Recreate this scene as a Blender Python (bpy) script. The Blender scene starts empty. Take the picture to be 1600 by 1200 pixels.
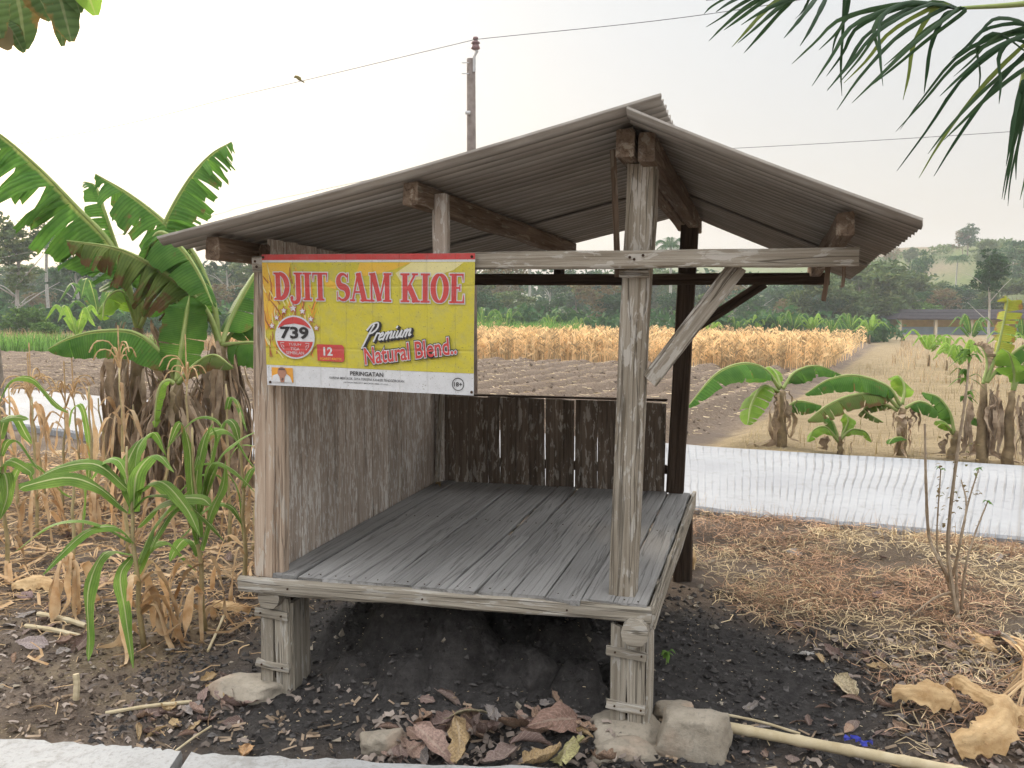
import bpy, math, random, zlib
import numpy as np
from mathutils import Vector, Matrix

# ------------------------------------------------------------------ camera, sky, sun, exposure
scene = bpy.context.scene
FPX, CAMH, HZ = 1500.0, 1.6, 458.0
PITCH = math.atan((600 - HZ) / FPX)
cam_d = bpy.data.cameras.new('camera'); cam = bpy.data.objects.new('camera', cam_d)
scene.collection.objects.link(cam)
cam_d.sensor_width = 36; cam_d.lens = FPX / 1600 * 36
cam_d.clip_start = 0.05; cam_d.clip_end = 2000
cam.location = (0, 0, CAMH); cam.rotation_euler = (math.pi / 2 - PITCH, 0, 0)
scene.camera = cam

SUN_AZ, SUN_EL = math.radians(-32), math.radians(20)      # left of the view, low, behind the hut
world = bpy.data.worlds.new('World'); scene.world = world; world.use_nodes = True
wn = world.node_tree.nodes; wl = world.node_tree.links
bg = wn['Background']
sky = wn.new('ShaderNodeTexSky'); sky.sky_type = 'NISHITA'; sky.sun_disc = False
sky.sun_elevation = SUN_EL; sky.sun_rotation = SUN_AZ
sky.air_density = 1.0; sky.dust_density = 4.0; sky.ozone_density = 1.2
wmix = wn.new('ShaderNodeMix'); wmix.data_type = 'RGBA'
wmix.inputs[0].default_value = 0.80
# veil of thin white cloud: dim and pinkish at the hazy horizon, raised steeply overhead to add fill light
wtc = wn.new('ShaderNodeTexCoord'); wsp = wn.new('ShaderNodeSeparateXYZ'); wr = wn.new('ShaderNodeValToRGB')
wl.new(wtc.outputs['Generated'], wsp.inputs[0]); wl.new(wsp.outputs[2], wr.inputs[0])
we = wr.color_ramp.elements
for _ in range(3): we.new(.5)
for _e, (_p, _c) in zip(we, [(0, (.172, .152, .139)), (.10, (.186, .175, .166)), (.30, (.193, .195, .194)), (.55, (.53, .535, .54)), (1, (.955, .965, .98))]):
    _e.position = _p; _e.color = (*_c, 1)
wsc = wn.new('ShaderNodeMix'); wsc.data_type = 'RGBA'; wsc.blend_type = 'MULTIPLY'; wsc.inputs[0].default_value = 1
wsc.inputs[7].default_value = (24.5, 24.5, 24.5, 1); wl.new(wr.outputs[0], wsc.inputs[6]); wl.new(wsc.outputs[2], wmix.inputs[7])
wl.new(sky.outputs[0], wmix.inputs[6]); wl.new(wmix.outputs[2], bg.inputs[0])
bg.inputs[1].default_value = 0.10
sun_d = bpy.data.lights.new('sun', 'SUN'); sun = bpy.data.objects.new('sun', sun_d)
scene.collection.objects.link(sun)
sun_d.energy = 2.6; sun_d.angle = math.radians(10); sun_d.color = (1, .86, .68)
sdir = Vector((math.sin(SUN_AZ) * math.cos(SUN_EL), math.cos(SUN_AZ) * math.cos(SUN_EL), math.sin(SUN_EL)))
sun.rotation_euler = sdir.to_track_quat('Z', 'Y').to_euler()
sun.location = sdir * 50
vs = scene.view_settings
vs.view_transform = 'Standard'; vs.look = 'None'; vs.gamma = 1; vs.use_curve_mapping = False
vs.exposure = 0.78
scene.cycles.use_denoising = True; scene.cycles.adaptive_threshold = .03
scene.cycles.max_bounces = 6; scene.cycles.diffuse_bounces = 3; scene.cycles.transparent_max_bounces = 8
scene.cycles.volume_bounces = 1

# ------------------------------------------------------------------ helpers
COL = scene.collection
F_ = Vector((0, math.cos(PITCH), -math.sin(PITCH))); U_ = Vector((0, math.sin(PITCH), math.cos(PITCH)))
CAM = Vector((0, 0, CAMH))
def ray(px, py): return F_ + Vector((1, 0, 0)) * ((px - 800) / FPX) + U_ * ((600 - py) / FPX)
def at(px, py, Y):
    r = ray(px, py); return CAM + r * (Y / r.y)
def gz(px, py, z=0.0):
    r = ray(px, py); return CAM + r * ((z - CAMH) / r.z)
RN = (.506, .862)
def s_of(x, y): return RN[0] * (x - 1.69) + RN[1] * (y - 9.37)
def T(x, y):
    s = s_of(x, y)
    return -2.4 * (1 - math.exp(-s / 57)) if s > 0 else 0.0
def gp(px, py):
    r = ray(px, py); t = 2.0
    for _ in range(4000):
        p = CAM + r * t
        if p.z <= T(p.x, p.y): break
        t += .02 + t * .0015
    return p

def tag(o, label=None, cat=None, group=None, kind=None):
    for k, v in (('label', label), ('category', cat), ('group', group), ('kind', kind)):
        if v: o[k] = v
    return o
def empty(name, loc, label, cat, group=None, rz=0):
    o = bpy.data.objects.new(name, None); COL.objects.link(o); o.empty_display_size = .1
    o.location = loc; o.rotation_euler.z = rz
    return tag(o, label, cat, group)
def link(name, me, parent=None, mat=None):
    o = bpy.data.objects.new(name, me); COL.objects.link(o)
    if mat: me.materials.append(mat)
    if parent: o.parent = parent
    return o
def copy_tree(o, parent=None):
    c = o.copy(); COL.objects.link(c); c.parent = parent
    for ch in list(o.children): copy_tree(ch, c)
    return c

class MB:
    def __init__(s): s.v = []; s.f = []; s.uv = []; s.tint = []
    def add(s, vs, fs, uvs=None, tint=None):
        n = len(s.v); s.v += [tuple(p) for p in vs]
        s.f += [tuple(i + n for i in f) for f in fs]
        s.uv += uvs if uvs else [(0, 0)] * len(vs)
        s.tint += tint if isinstance(tint, list) else [(.5 if tint is None else tint)] * len(vs)
    def tube(s, pts, rad, n=8, cap=True, tint=None):
        pts = [Vector(p) for p in pts]; vs = []; fs = []
        ref = None
        for i, p in enumerate(pts):
            t = (pts[min(i + 1, len(pts) - 1)] - pts[max(i - 1, 0)])
            t = t.normalized() if t.length > 1e-9 else Vector((0, 0, 1))
            if ref is None: ref = Vector((1, 0, 0)) if abs(t.x) < .8 else Vector((0, 1, 0))
            a = (ref - t * ref.dot(t)).normalized(); ref = a; b = t.cross(a)
            r = rad[i] if hasattr(rad, '__len__') else rad
            for k in range(n):
                q = 2 * math.pi * k / n
                vs.append(p + (a * math.cos(q) + b * math.sin(q)) * r)
        for i in range(len(pts) - 1):
            for k in range(n):
                fs.append((i * n + k, i * n + (k + 1) % n, (i + 1) * n + (k + 1) % n, (i + 1) * n + k))
        if cap:
            fs.append(tuple(range(n - 1, -1, -1))); m = (len(pts) - 1) * n; fs.append(tuple(m + k for k in range(n)))
        L = len(pts)
        s.add(vs, fs, [(k / n, i / max(1, L - 1)) for i in range(L) for k in range(n)], tint)
    def ribbon(s, pts, wid, side, fold=.25, tint=None):
        """leaf blade: three vertices per station, folded up along the middle"""
        pts = [Vector(p) for p in pts]; vs = []; fs = []; uv = []
        L = len(pts)
        for i, p in enumerate(pts):
            t = (pts[min(i + 1, L - 1)] - pts[max(i - 1, 0)]).normalized()
            sd = side(i, t) if callable(side) else side
            sd = (sd - t * sd.dot(t))
            sd = sd.normalized() if sd.length > 1e-6 else Vector((1, 0, 0))
            up = sd.cross(t); w = wid[i] if hasattr(wid, '__len__') else wid
            vs += [p - sd * w + up * w * fold, p, p + sd * w + up * w * fold]
            uv += [(0, i / (L - 1)), (.5, i / (L - 1)), (1, i / (L - 1))]
        for i in range(L - 1):
            a = i * 3; fs += [(a, a + 1, a + 4, a + 3), (a + 1, a + 2, a + 5, a + 4)]
        s.add(vs, fs, uv, tint)
    def mesh(s, name, off=None, smooth=False):
        me = bpy.data.meshes.new(name)
        v = np.array(s.v, dtype=np.float32).reshape(-1, 3)
        if off is not None: v = v - np.array(off, dtype=np.float32)
        me.from_pydata(v.tolist(), [], s.f)
        li = np.zeros(len(me.loops), dtype=np.int32); me.loops.foreach_get('vertex_index', li)
        ul = me.uv_layers.new(name='UVMap')
        ul.data.foreach_set('uv', np.array(s.uv, dtype=np.float32)[li].ravel())
        at_ = me.attributes.new('tint', 'FLOAT', 'POINT'); at_.data.foreach_set('value', np.array(s.tint, dtype=np.float32))
        if smooth: me.polygons.foreach_set('use_smooth', [True] * len(me.polygons))
        me.update(); return me
    def build(s, name, mat, parent=None, smooth=False):
        off = parent.location if parent is not None and parent.parent is None else None
        if parent is not None and parent.parent is not None: off = parent.parent.location
        return link(name, s.mesh(name, off, smooth), parent, mat)

def spline(pts, n):
    """Catmull-Rom through pts"""
    P = [Vector(p) for p in pts]; P = [P[0] * 2 - P[1]] + P + [P[-1] * 2 - P[-2]]
    m = len(P) - 3; out = []
    for j in range(n):
        q = j / (n - 1) * m; i = min(int(q), m - 1); t = q - i
        a, b, c, d = P[i:i + 4]
        out.append(.5 * ((2 * b) + (c - a) * t + (2 * a - 5 * b + 4 * c - d) * t * t + (3 * b - a - 3 * c + d) * t ** 3))
    return out

def vnoise(x, y, seed=0):
    xi = np.floor(x).astype(np.int64); yi = np.floor(y).astype(np.int64)
    fx = x - xi; fy = y - yi; fx = fx * fx * (3 - 2 * fx); fy = fy * fy * (3 - 2 * fy)
    def h(a, b):
        n = (a * 374761393 + b * 668265263 + seed * 1442695) & 0xffffffff
        n = ((n ^ (n >> 13)) * 1274126177) & 0xffffffff
        return ((n ^ (n >> 16)) & 0xffff) / 65535.0
    return (h(xi, yi) * (1 - fx) + h(xi + 1, yi) * fx) * (1 - fy) + (h(xi, yi + 1) * (1 - fx) + h(xi + 1, yi + 1) * fx) * fy
def fbm(x, y, o=4, seed=0):
    t = 0; a = 1; n = 0
    for i in range(o):
        t = t + a * (vnoise(x * 2 ** i, y * 2 ** i, seed + i * 7) - .5); n += a; a *= .5
    return t / n

# ------------------------------------------------------------------ materials
class NT:
    def __init__(s, name):
        s.m = bpy.data.materials.new(name); s.m.use_nodes = True; s.t = s.m.node_tree; s.t.nodes.clear()
        s.out = s.t.nodes.new('ShaderNodeOutputMaterial')
    def n(s, typ, **kw):
        o = s.t.nodes.new('ShaderNode' + typ)
        for k, v in kw.items(): setattr(o, k, v)
        return o
    def l(s, a, b): s.t.links.new(a, b)
    def coords(s, kind='Object', scale=(1, 1, 1), rand=True):
        tc = s.n('TexCoord'); mp = s.n('Mapping'); mp.inputs['Scale'].default_value = scale
        s.l(tc.outputs[kind], mp.inputs['Vector'])
        if rand:
            oi = s.n('ObjectInfo'); mu = s.n('Math', operation='MULTIPLY'); mu.inputs[1].default_value = 73.0
            s.l(oi.outputs['Random'], mu.inputs[0]); s.l(mu.outputs[0], mp.inputs['Location'])
        return mp.outputs[0]
    def noise(s, vec, scale=1, detail=4, rough=.55, dist=0):
        o = s.n('TexNoise'); o.inputs['Scale'].default_value = scale; o.inputs['Detail'].default_value = detail
        o.inputs['Roughness'].default_value = rough; o.inputs['Distortion'].default_value = dist
        s.l(vec, o.inputs['Vector']); return o.outputs['Fac']
    def ramp(s, fac, stops):
        o = s.n('ValToRGB'); e = o.color_ramp.elements
        while len(e) < len(stops): e.new(.5)
        for i, (p, c) in enumerate(stops):
            e[i].position = p; e[i].color = (c, c, c, 1) if not hasattr(c, '__len__') else (*c[:3], 1)
        s.l(fac, o.inputs[0]); return o.outputs[0]
    def mix(s, fac, a, b, mode='MIX'):
        o = s.n('Mix', data_type='RGBA', blend_type=mode)
        for i, x in ((0, fac), (6, a), (7, b)):
            if hasattr(x, 'is_linked') or hasattr(x, 'links'): s.l(x, o.inputs[i])
            elif hasattr(x, '__len__'): o.inputs[i].default_value = (*x[:3], 1)
            else: o.inputs[i].default_value = x
        return o.outputs[2]
    def math(s, op, a, b=0.0):
        o = s.n('Math', operation=op)
        for i, x in ((0, a), (1, b)):
            if hasattr(x, 'links'): s.l(x, o.inputs[i])
            else: o.inputs[i].default_value = x
        return o.outputs[0]
    def bsdf(s, col, rough=.85, bump=None, bstr=.4, bdist=.01, spec=.3, trans=0, tcol=None):
        b = s.n('BsdfPrincipled'); b.inputs['Roughness'].default_value = rough
        b.inputs['Specular IOR Level'].default_value = spec
        if hasattr(col, 'links'): s.l(col, b.inputs['Base Color'])
        else: b.inputs['Base Color'].default_value = (*col[:3], 1)
        nrm = None
        if bump is not None:
            bp = s.n('Bump'); bp.inputs['Strength'].default_value = bstr; bp.inputs['Distance'].default_value = bdist
            s.l(bump, bp.inputs['Height']); s.l(bp.outputs[0], b.inputs['Normal']); nrm = bp.outputs[0]
        res = b.outputs[0]
        if trans:
            t = s.n('BsdfTranslucent'); mx = s.n('MixShader'); mx.inputs[0].default_value = trans
            c = col if tcol is None else tcol
            if hasattr(c, 'links'): s.l(c, t.inputs[0])
            else: t.inputs[0].default_value = (*c[:3], 1)
            s.l(res, mx.inputs[1]); s.l(t.outputs[0], mx.inputs[2]); res = mx.outputs[0]
        s.l(res, s.out.inputs[0]); return s.m

def wood(name, base, dark, flake=None, famt=.5, fscale=(11, 48, 48), stain=.5, crack=.6, vary=.3, rough=.9):
    k = NT(name)
    g = k.noise(k.coords(scale=(2.2, 55, 55)), 1, 6, .65, .3)
    fine = k.noise(k.coords(scale=(7, 190, 190)), 1, 4, .7)
    big = k.noise(k.coords(scale=(2.2, 7, 7)), 1, 4, .6)
    col = k.mix(k.ramp(g, [(.33, 0), (.66, 1)]), dark, base)
    col = k.mix(k.math('MULTIPLY', k.ramp(fine, [(.35, 1), (.6, 0)]), .4), col, dark)
    if flake:
        fl = k.noise(k.coords(scale=fscale), 1, 5, .62, .5)
        md = k.math('MULTIPLY_ADD', big, .35); md.node.inputs[2].default_value = -.17
        fa = k.ramp(k.math('ADD', fl, md), [(.60 - .12 * famt, 0), (.64 - .12 * famt, 1)])
        flc = k.mix(fine, [c * .75 for c in flake], flake)
        col = k.mix(k.math('MULTIPLY', fa, .85), col, flc)
    st = k.ramp(big, [(.35, 1), (.62, 0)])
    col = k.mix(k.math('MULTIPLY', st, stain * .6), col, [c * .45 for c in dark])
    ck = k.noise(k.coords(scale=(.9, 34, 34)), 1, 3, .5, .4)
    cr = k.ramp(ck, [(.48, 0), (.494, 1), (.506, 1), (.52, 0)])
    col = k.mix(k.math('MULTIPLY', cr, crack), col, [c * .35 for c in dark])
    oi = k.n('ObjectInfo')
    v = k.ramp(oi.outputs['Random'], [(0, 1 - vary), (1, 1 + 0 * vary)])
    col = k.mix(1.0, col, v, 'MULTIPLY')
    h = k.math('SUBTRACT', k.math('ADD', g, k.math('MULTIPLY', fine, .5)), k.math('MULTIPLY', cr, .8))
    return k.bsdf(col, rough, h, .8, .008, .1)

M = {}
M['floor_wood'] = wood('floor_wood', (.385, .375, .36), (.30, .29, .278), None, 0, (4, 60, 60), .35, .4, .2, .85)
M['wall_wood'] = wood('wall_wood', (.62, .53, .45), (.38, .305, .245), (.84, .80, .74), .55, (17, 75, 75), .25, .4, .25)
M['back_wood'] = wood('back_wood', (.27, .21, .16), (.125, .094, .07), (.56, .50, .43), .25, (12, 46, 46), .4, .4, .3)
M['beam_wood'] = wood('beam_wood', (.53, .475, .395), (.25, .205, .15), (.68, .63, .56), .45, (10, 40, 40), .35, .65, .2)
M['pale_wood'] = wood('pale_wood', (.62, .50, .39), (.40, .29, .21), (.66, .58, .49), .4, (7, 40, 40), .25, .55, .15)
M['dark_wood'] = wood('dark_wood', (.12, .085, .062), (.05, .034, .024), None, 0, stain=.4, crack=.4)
M['purlin_wood'] = wood('purlin_wood', (.32, .235, .17), (.15, .098, .064), (.42, .35, .27), .12, (6, 40, 40), .6, .4, .25)
M['leg_wood'] = wood('leg_wood', (.53, .48, .40), (.29, .25, .195), (.62, .58, .52), .25, (6, 40, 40), .4, .7, .2)

def simple(name, c0, c1, scale=6, rough=.85, bstr=.3, bdist=.01, trans=0, kind='Object', vary=0, tint=False, tcol=None, det=5, spec=.12):
    k = NT(name)
    n = k.noise(k.coords(kind, (1, 1, 1)), scale, det, .6)
    col = k.mix(k.ramp(n, [(.3, 0), (.7, 1)]), c0, c1)
    if tint:
        a = k.n('Attribute', attribute_name='tint')
        col = k.mix(1.0, col, k.ramp(a.outputs['Fac'], [(0, .5), (1, 1.5)]), 'MULTIPLY')
    if vary:
        oi = k.n('ObjectInfo'); col = k.mix(1.0, col, k.ramp(oi.outputs['Random'], [(0, 1 - vary), (1, 1)]), 'MULTIPLY')
    return k.bsdf(col, rough, n, bstr, bdist, spec, trans, tcol if tcol else col)

def foliage(name, c0, c1, c2=None, trans=.3, rough=.6):
    """leaf colour: tint attribute gives each clump its own green"""
    k = NT(name); a = k.n('Attribute', attribute_name='tint')
    st = [(0, c0), (1, c1)] if c2 is None else [(0, c0), (.6, c1), (1, c2)]
    col = k.ramp(a.outputs['Fac'], st)
    oi = k.n('ObjectInfo'); col = k.mix(1.0, col, k.ramp(oi.outputs['Random'], [(0, .78), (1, 1.12)]), 'MULTIPLY')
    return k.bsdf(col, rough, None, spec=.08, trans=trans, tcol=col)

def blade(name, edge, mid, rib, brown=None, bamt=0, veins=60, trans=.45, vary=.2):
    """banana / corn leaf blade: u across, v along; pale midrib, fine cross veins, optional browned margins"""
    k = NT(name); tc = k.n('TexCoord'); sp = k.n('SeparateXYZ'); k.l(tc.outputs['UV'], sp.inputs[0])
    u = k.math('ABSOLUTE', k.math('SUBTRACT', sp.outputs[0], .5))
    no = k.noise(k.coords('Object', (1, 1, 1)), 9, 4)
    col = k.mix(k.ramp(no, [(.3, 0), (.7, 1)]), edge, mid)
    a = k.n('Attribute', attribute_name='tint')
    col = k.mix(1.0, col, k.ramp(a.outputs['Fac'], [(0, .6), (1, 1.4)]), 'MULTIPLY')
    wv = k.math('SINE', k.math('MULTIPLY', sp.outputs[1] if veins > 0 else sp.outputs[0], abs(veins) * 6.28))
    col = k.mix(k.math('MULTIPLY', k.ramp(wv, [(0, 0), (1, 1)]), .4), col, [c * .55 for c in edge])
    if brown:
        n2 = k.noise(k.coords('Object', (1, 1, 1)), 5, 5, .65)
        bm = k.ramp(k.math('ADD', n2, k.math('MULTIPLY', u, bamt)), [(.66, 0), (.74, 1)])
        col = k.mix(bm, col, brown)
    col = k.mix(k.ramp(u, [(.03, 1), (.06, 0)]), col, rib)
    oi = k.n('ObjectInfo'); col = k.mix(1.0, col, k.ramp(oi.outputs['Random'], [(0, 1 - vary), (1, 1)]), 'MULTIPLY')
    return k.bsdf(col, .6, wv, .35, .004, .12, trans, col)

M['banana'] = blade('banana_leaf_green', (.07, .185, .03), (.135, .285, .05), (.38, .44, .13), (.20, .13, .05), .16)
M['banana_old'] = blade('banana_leaf_ageing', (.10, .16, .035), (.17, .22, .055), (.30, .31, .11), (.17, .10, .045), .5)
M['banana_young'] = blade('banana_leaf_young', (.19, .36, .045), (.30, .48, .07), (.40, .50, .14), None, 0)
M['banana_yellow'] = blade('banana_leaf_yellowing', (.28, .33, .04), (.42, .42, .07), (.40, .36, .12), (.28, .16, .06), .5)
M['banana_dead'] = simple('banana_dead_leaf', (.17, .115, .075), (.52, .40, .285), 7, .9, .5, .01, .15, vary=.35, tint=True)
M['banana_stem'] = simple('banana_stem', (.12, .085, .05), (.32, .24, .14), 9, .8, .5, .01)
M['petiole'] = simple('petiole', (.20, .27, .08), (.32, .36, .14), 9, .55, .2, .004)
M['corn'] = blade('corn_leaf_green', (.14, .27, .05), (.27, .43, .09), (.52, .56, .28), (.40, .25, .10), .12, veins=-7)
M['corn_dry'] = simple('corn_leaf_dry', (.48, .27, .12), (.76, .58, .37), 12, .85, .3, .005, .3, vary=.3, tint=True)
M['corn_stalk'] = simple('corn_stalk', (.36, .30, .14), (.52, .42, .24), 20, .7, .3, .005, vary=.25)
M['tassel'] = simple('tassel', (.42, .27, .13), (.60, .42, .24), 30, .9, .2, .004)
M['field_corn'] = simple('field_corn', (.60, .40, .19), (.82, .63, .37), 2, .9, .1, .01, .25, tint=True)
M['straw'] = simple('straw', (.30, .17, .09), (.60, .45, .26), 3, .9, .1, .01, .1, tint=True)
M['straw_red'] = simple('straw_red', (.25, .14, .085), (.56, .37, .24), 3, .9, .1, .01, .1, tint=True)
M['dry_grass'] = simple('dry_grass', (.44, .33, .19), (.72, .60, .40), 1, .9, .1, .01, .2, tint=True)
M['green_grass'] = simple('green_grass', (.10, .22, .045), (.20, .36, .08), 1, .8, .1, .01, .35, tint=True)
M['bark'] = simple('bark', (.12, .10, .08), (.30, .26, .21), 12, .95, .6, .02)
M['pale_bark'] = simple('pale_bark', (.30, .28, .25), (.48, .46, .42), 8, .9, .5, .02)
M['crown_mid'] = foliage('crown_mid', (.022, .068, .028), (.05, .125, .042), (.10, .18, .055))
M['crown_dark'] = foliage('crown_dark', (.012, .045, .018), (.03, .085, .03), (.055, .125, .04), .2)
M['crown_olive'] = foliage('crown_olive', (.055, .10, .035), (.11, .165, .055), (.19, .22, .08))
M['crown_light'] = foliage('crown_light', (.08, .15, .03), (.15, .25, .055), (.22, .32, .08))
M['crown_brown'] = foliage('crown_brown', (.13, .095, .045), (.22, .165, .08), (.15, .18, .07))
M['palm'] = foliage('palm_leaflet', (.02, .045, .022), (.045, .085, .035), (.13, .17, .04), .3, .4)
M['teak'] = blade('teak_leaf', (.085, .145, .045), (.12, .19, .065), (.20, .24, .11), (.24, .16, .05), .42, veins=9, trans=.5)
M['bush'] = foliage('bush_leaf', (.05, .11, .025), (.10, .20, .04), (.17, .29, .06))

def concrete():
    k = NT('concrete')
    v = k.coords('Object', rand=False)
    a = k.noise(v, 1.1, 5, .6); b = k.noise(v, 14, 6, .7); c = k.noise(v, 60, 3, .6)
    col = k.mix(k.ramp(a, [(.3, 0), (.7, 1)]), (.29, .29, .287), (.39, .387, .38))
    col = k.mix(k.math('MULTIPLY', k.ramp(b, [(.50, 0), (.66, 1)]), .6), col, (.20, .19, .17))
    col = k.mix(k.math('MULTIPLY', k.ramp(c, [(.54, 0), (.64, 1)]), .45), col, (.22, .21, .19))
    return k.bsdf(col, .9, k.math('ADD', b, k.math('MULTIPLY', c, .5)), .7, .012)
M['concrete'] = concrete()
def road_mat():
    """broom-finished concrete: u metres along the road, v metres across"""
    k = NT('brushed_concrete'); v = k.coords('Object', rand=False)
    a = k.noise(v, .8, 5, .6); b = k.noise(v, 10, 6, .7)
    col = k.mix(k.ramp(a, [(.3, 0), (.7, 1)]), (.255, .26, .27), (.33, .335, .345))
    col = k.mix(k.math('MULTIPLY', k.ramp(b, [(.52, 0), (.66, 1)]), .4), col, (.20, .195, .185))
    tc = k.n('TexCoord'); sp = k.n('SeparateXYZ'); k.l(tc.outputs['UV'], sp.inputs[0])
    wob = k.noise(tc.outputs['UV'], .9, 2)
    ph = k.math('MULTIPLY', k.math('ADD', sp.outputs[0], k.math('MULTIPLY', wob, .05)), 2 * math.pi / .062)
    g = k.ramp(k.math('SINE', ph), [(.55, 0), (.9, 1)])
    mp = k.n('Mapping'); mp.inputs['Scale'].default_value = (1.1, .9, 1); k.l(tc.outputs['UV'], mp.inputs[0])
    m1 = k.ramp(k.noise(mp.outputs[0], 1.0, 4, .6), [(.40, .1), (.58, 1)])
    mp2 = k.n('Mapping'); mp2.inputs['Scale'].default_value = (24, 2.2, 1); k.l(tc.outputs['UV'], mp2.inputs[0])
    m2 = k.ramp(k.noise(mp2.outputs[0], 1.0, 3, .6), [(.36, .15), (.56, 1)])
    gm = k.math('MULTIPLY', k.math('MULTIPLY', g, m1), m2)
    col = k.mix(k.math('MULTIPLY', gm, .6), col, (.13, .125, .12))
    jt = k.math('ABSOLUTE', k.math('SUBTRACT', k.math('FRACT', k.math('MULTIPLY', sp.outputs[0], .21)), .5))
    col = k.mix(k.math('MULTIPLY', k.ramp(jt, [(.0012, 1), (.0025, 0)]), .6), col, (.2, .19, .18))
    h = k.math('SUBTRACT', b, k.math('MULTIPLY', k.math('MULTIPLY', g, m1), 1.2))
    return k.bsdf(col, .9, h, .6, .008)
M['road'] = road_mat()
def soil():
    k = NT('soil'); v = k.coords('Object', rand=False)
    n1 = k.noise(v, 2.2, 6, .65); n2 = k.noise(v, 22, 6, .7); n3 = k.noise(v, 95, 4, .7)
    at_ = k.n('Attribute', attribute_name='soil'); sp = k.n('SeparateColor'); k.l(at_.outputs['Color'], sp.inputs[0])
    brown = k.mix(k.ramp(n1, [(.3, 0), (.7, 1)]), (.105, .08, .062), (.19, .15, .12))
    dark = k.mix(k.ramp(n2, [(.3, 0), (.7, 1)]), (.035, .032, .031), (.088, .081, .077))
    straw = k.mix(k.ramp(n1, [(.3, 0), (.7, 1)]), (.235, .18, .10), (.38, .30, .185))
    straw = k.mix(k.math('MULTIPLY', k.ramp(n2, [(.4, 1), (.6, 0)]), .5), straw, (.16, .12, .075))
    green = k.mix(k.ramp(n1, [(.3, 0), (.7, 1)]), (.06, .10, .035), (.16, .17, .07))
    till = k.mix(k.ramp(n2, [(.35, 0), (.65, 1)]), (.13, .095, .07), (.28, .215, .16))
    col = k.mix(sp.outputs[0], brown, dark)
    col = k.mix(sp.outputs[1], col, straw)
    col = k.mix(sp.outputs[2], col, till)
    col = k.mix(at_.outputs['Alpha'], col, green)
    # pale grains and chips of straw lying in the soil
    ch = k.n('TexVoronoi'); ch.inputs['Scale'].default_value = 55; k.l(v, ch.inputs['Vector'])
    cm = k.ramp(ch.outputs['Distance'], [(.10, 1), (.16, 0)])
    cm = k.math('MULTIPLY', cm, k.ramp(n1, [(.5, .1), (.62, .55)]))
    col = k.mix(cm, col, (.36, .31, .25))
    h = k.math('ADD', k.math('MULTIPLY', n2, 1.0), k.math('MULTIPLY', n3, .6))
    return k.bsdf(col, .97, h, 1.0, .03, .1)
M['soil'] = soil()
def roofmat():
    k = NT('fibre_cement'); v = k.coords('Object', (1, 1, 1), rand=True)
    n1 = k.noise(v, 2.5, 5, .65); n2 = k.noise(k.coords('Object', (1.2, 14, 1)), 2, 5, .65); n3 = k.noise(v, 40, 4, .7)
    col = k.mix(k.ramp(n1, [(.3, 0), (.7, 1)]), (.47, .43, .385), (.58, .545, .50))
    col = k.mix(k.math('MULTIPLY', k.ramp(n2, [(.4, 1), (.62, 0)]), .6), col, (.22, .19, .16))
    col = k.mix(k.math('MULTIPLY', k.ramp(n3, [(.55, 0), (.7, 1)]), .4), col, (.37, .35, .32))
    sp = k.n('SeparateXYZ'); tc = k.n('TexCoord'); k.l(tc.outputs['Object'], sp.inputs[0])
    rib = k.ramp(k.math('MULTIPLY_ADD', k.math('COSINE', k.math('MULTIPLY', sp.outputs[1], 2 * math.pi / .074)), .5), [(.05, 1), (.5, 0)])      # rib shading painted into the colour, darkest in the troughs
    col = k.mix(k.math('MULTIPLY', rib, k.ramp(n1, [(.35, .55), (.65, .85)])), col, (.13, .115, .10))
    return k.bsdf(col, .9, n3, .4, .004, .1)
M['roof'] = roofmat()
def rockmat():
    k = NT('stone'); v = k.coords('Object')
    n1 = k.noise(v, 6, 6, .65); n2 = k.noise(v, 45, 5, .7)
    col = k.mix(k.ramp(n1, [(.3, 0), (.7, 1)]), (.22, .185, .14), (.38, .335, .27))
    col = k.mix(k.math('MULTIPLY', k.ramp(n2, [(.5, 0), (.65, 1)]), .5), col, (.17, .15, .12))
    big = k.noise(v, 3, 3); col = k.mix(k.math('MULTIPLY', k.ramp(big, [(.55, 0), (.7, 1)]), .6), col, (.36, .21, .13))
    return k.bsdf(col, .95, k.math('ADD', n1, k.math('MULTIPLY', n2, .4)), .8, .015)
M['rock'] = rockmat()
def deadleaf():
    k = NT('dead_leaf'); oi = k.n('ObjectInfo'); n = k.noise(k.coords('Object'), 22, 5, .6)
    c = oi.outputs['Color']                      # every leaf carries its own colour
    tc = k.n('TexCoord'); sp = k.n('SeparateXYZ'); k.l(tc.outputs['UV'], sp.inputs[0])
    w = k.math('SINE', k.math('ADD', k.math('MULTIPLY', sp.outputs[1], 48), k.math('MULTIPLY', k.math('ABSOLUTE', k.math('SUBTRACT', sp.outputs[0], .5)), -40)))
    u = k.math('ABSOLUTE', k.math('SUBTRACT', sp.outputs[0], .5))
    vein = k.math('MAXIMUM', k.ramp(w, [(.9, 0), (1, 1)]), k.ramp(u, [(.02, 1), (.05, 0)]))
    col = k.mix(k.math('MULTIPLY', k.ramp(n, [(.42, 1), (.6, 0)]), .5), c, (.10, .065, .05))
    col = k.mix(k.math('MULTIPLY', vein, .35), col, (.50, .42, .33))
    return k.bsdf(col, .8, k.math('ADD', n, k.math('MULTIPLY', vein, .4)), .4, .004, .1, .12, col)
M['dead_leaf'] = deadleaf()
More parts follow.
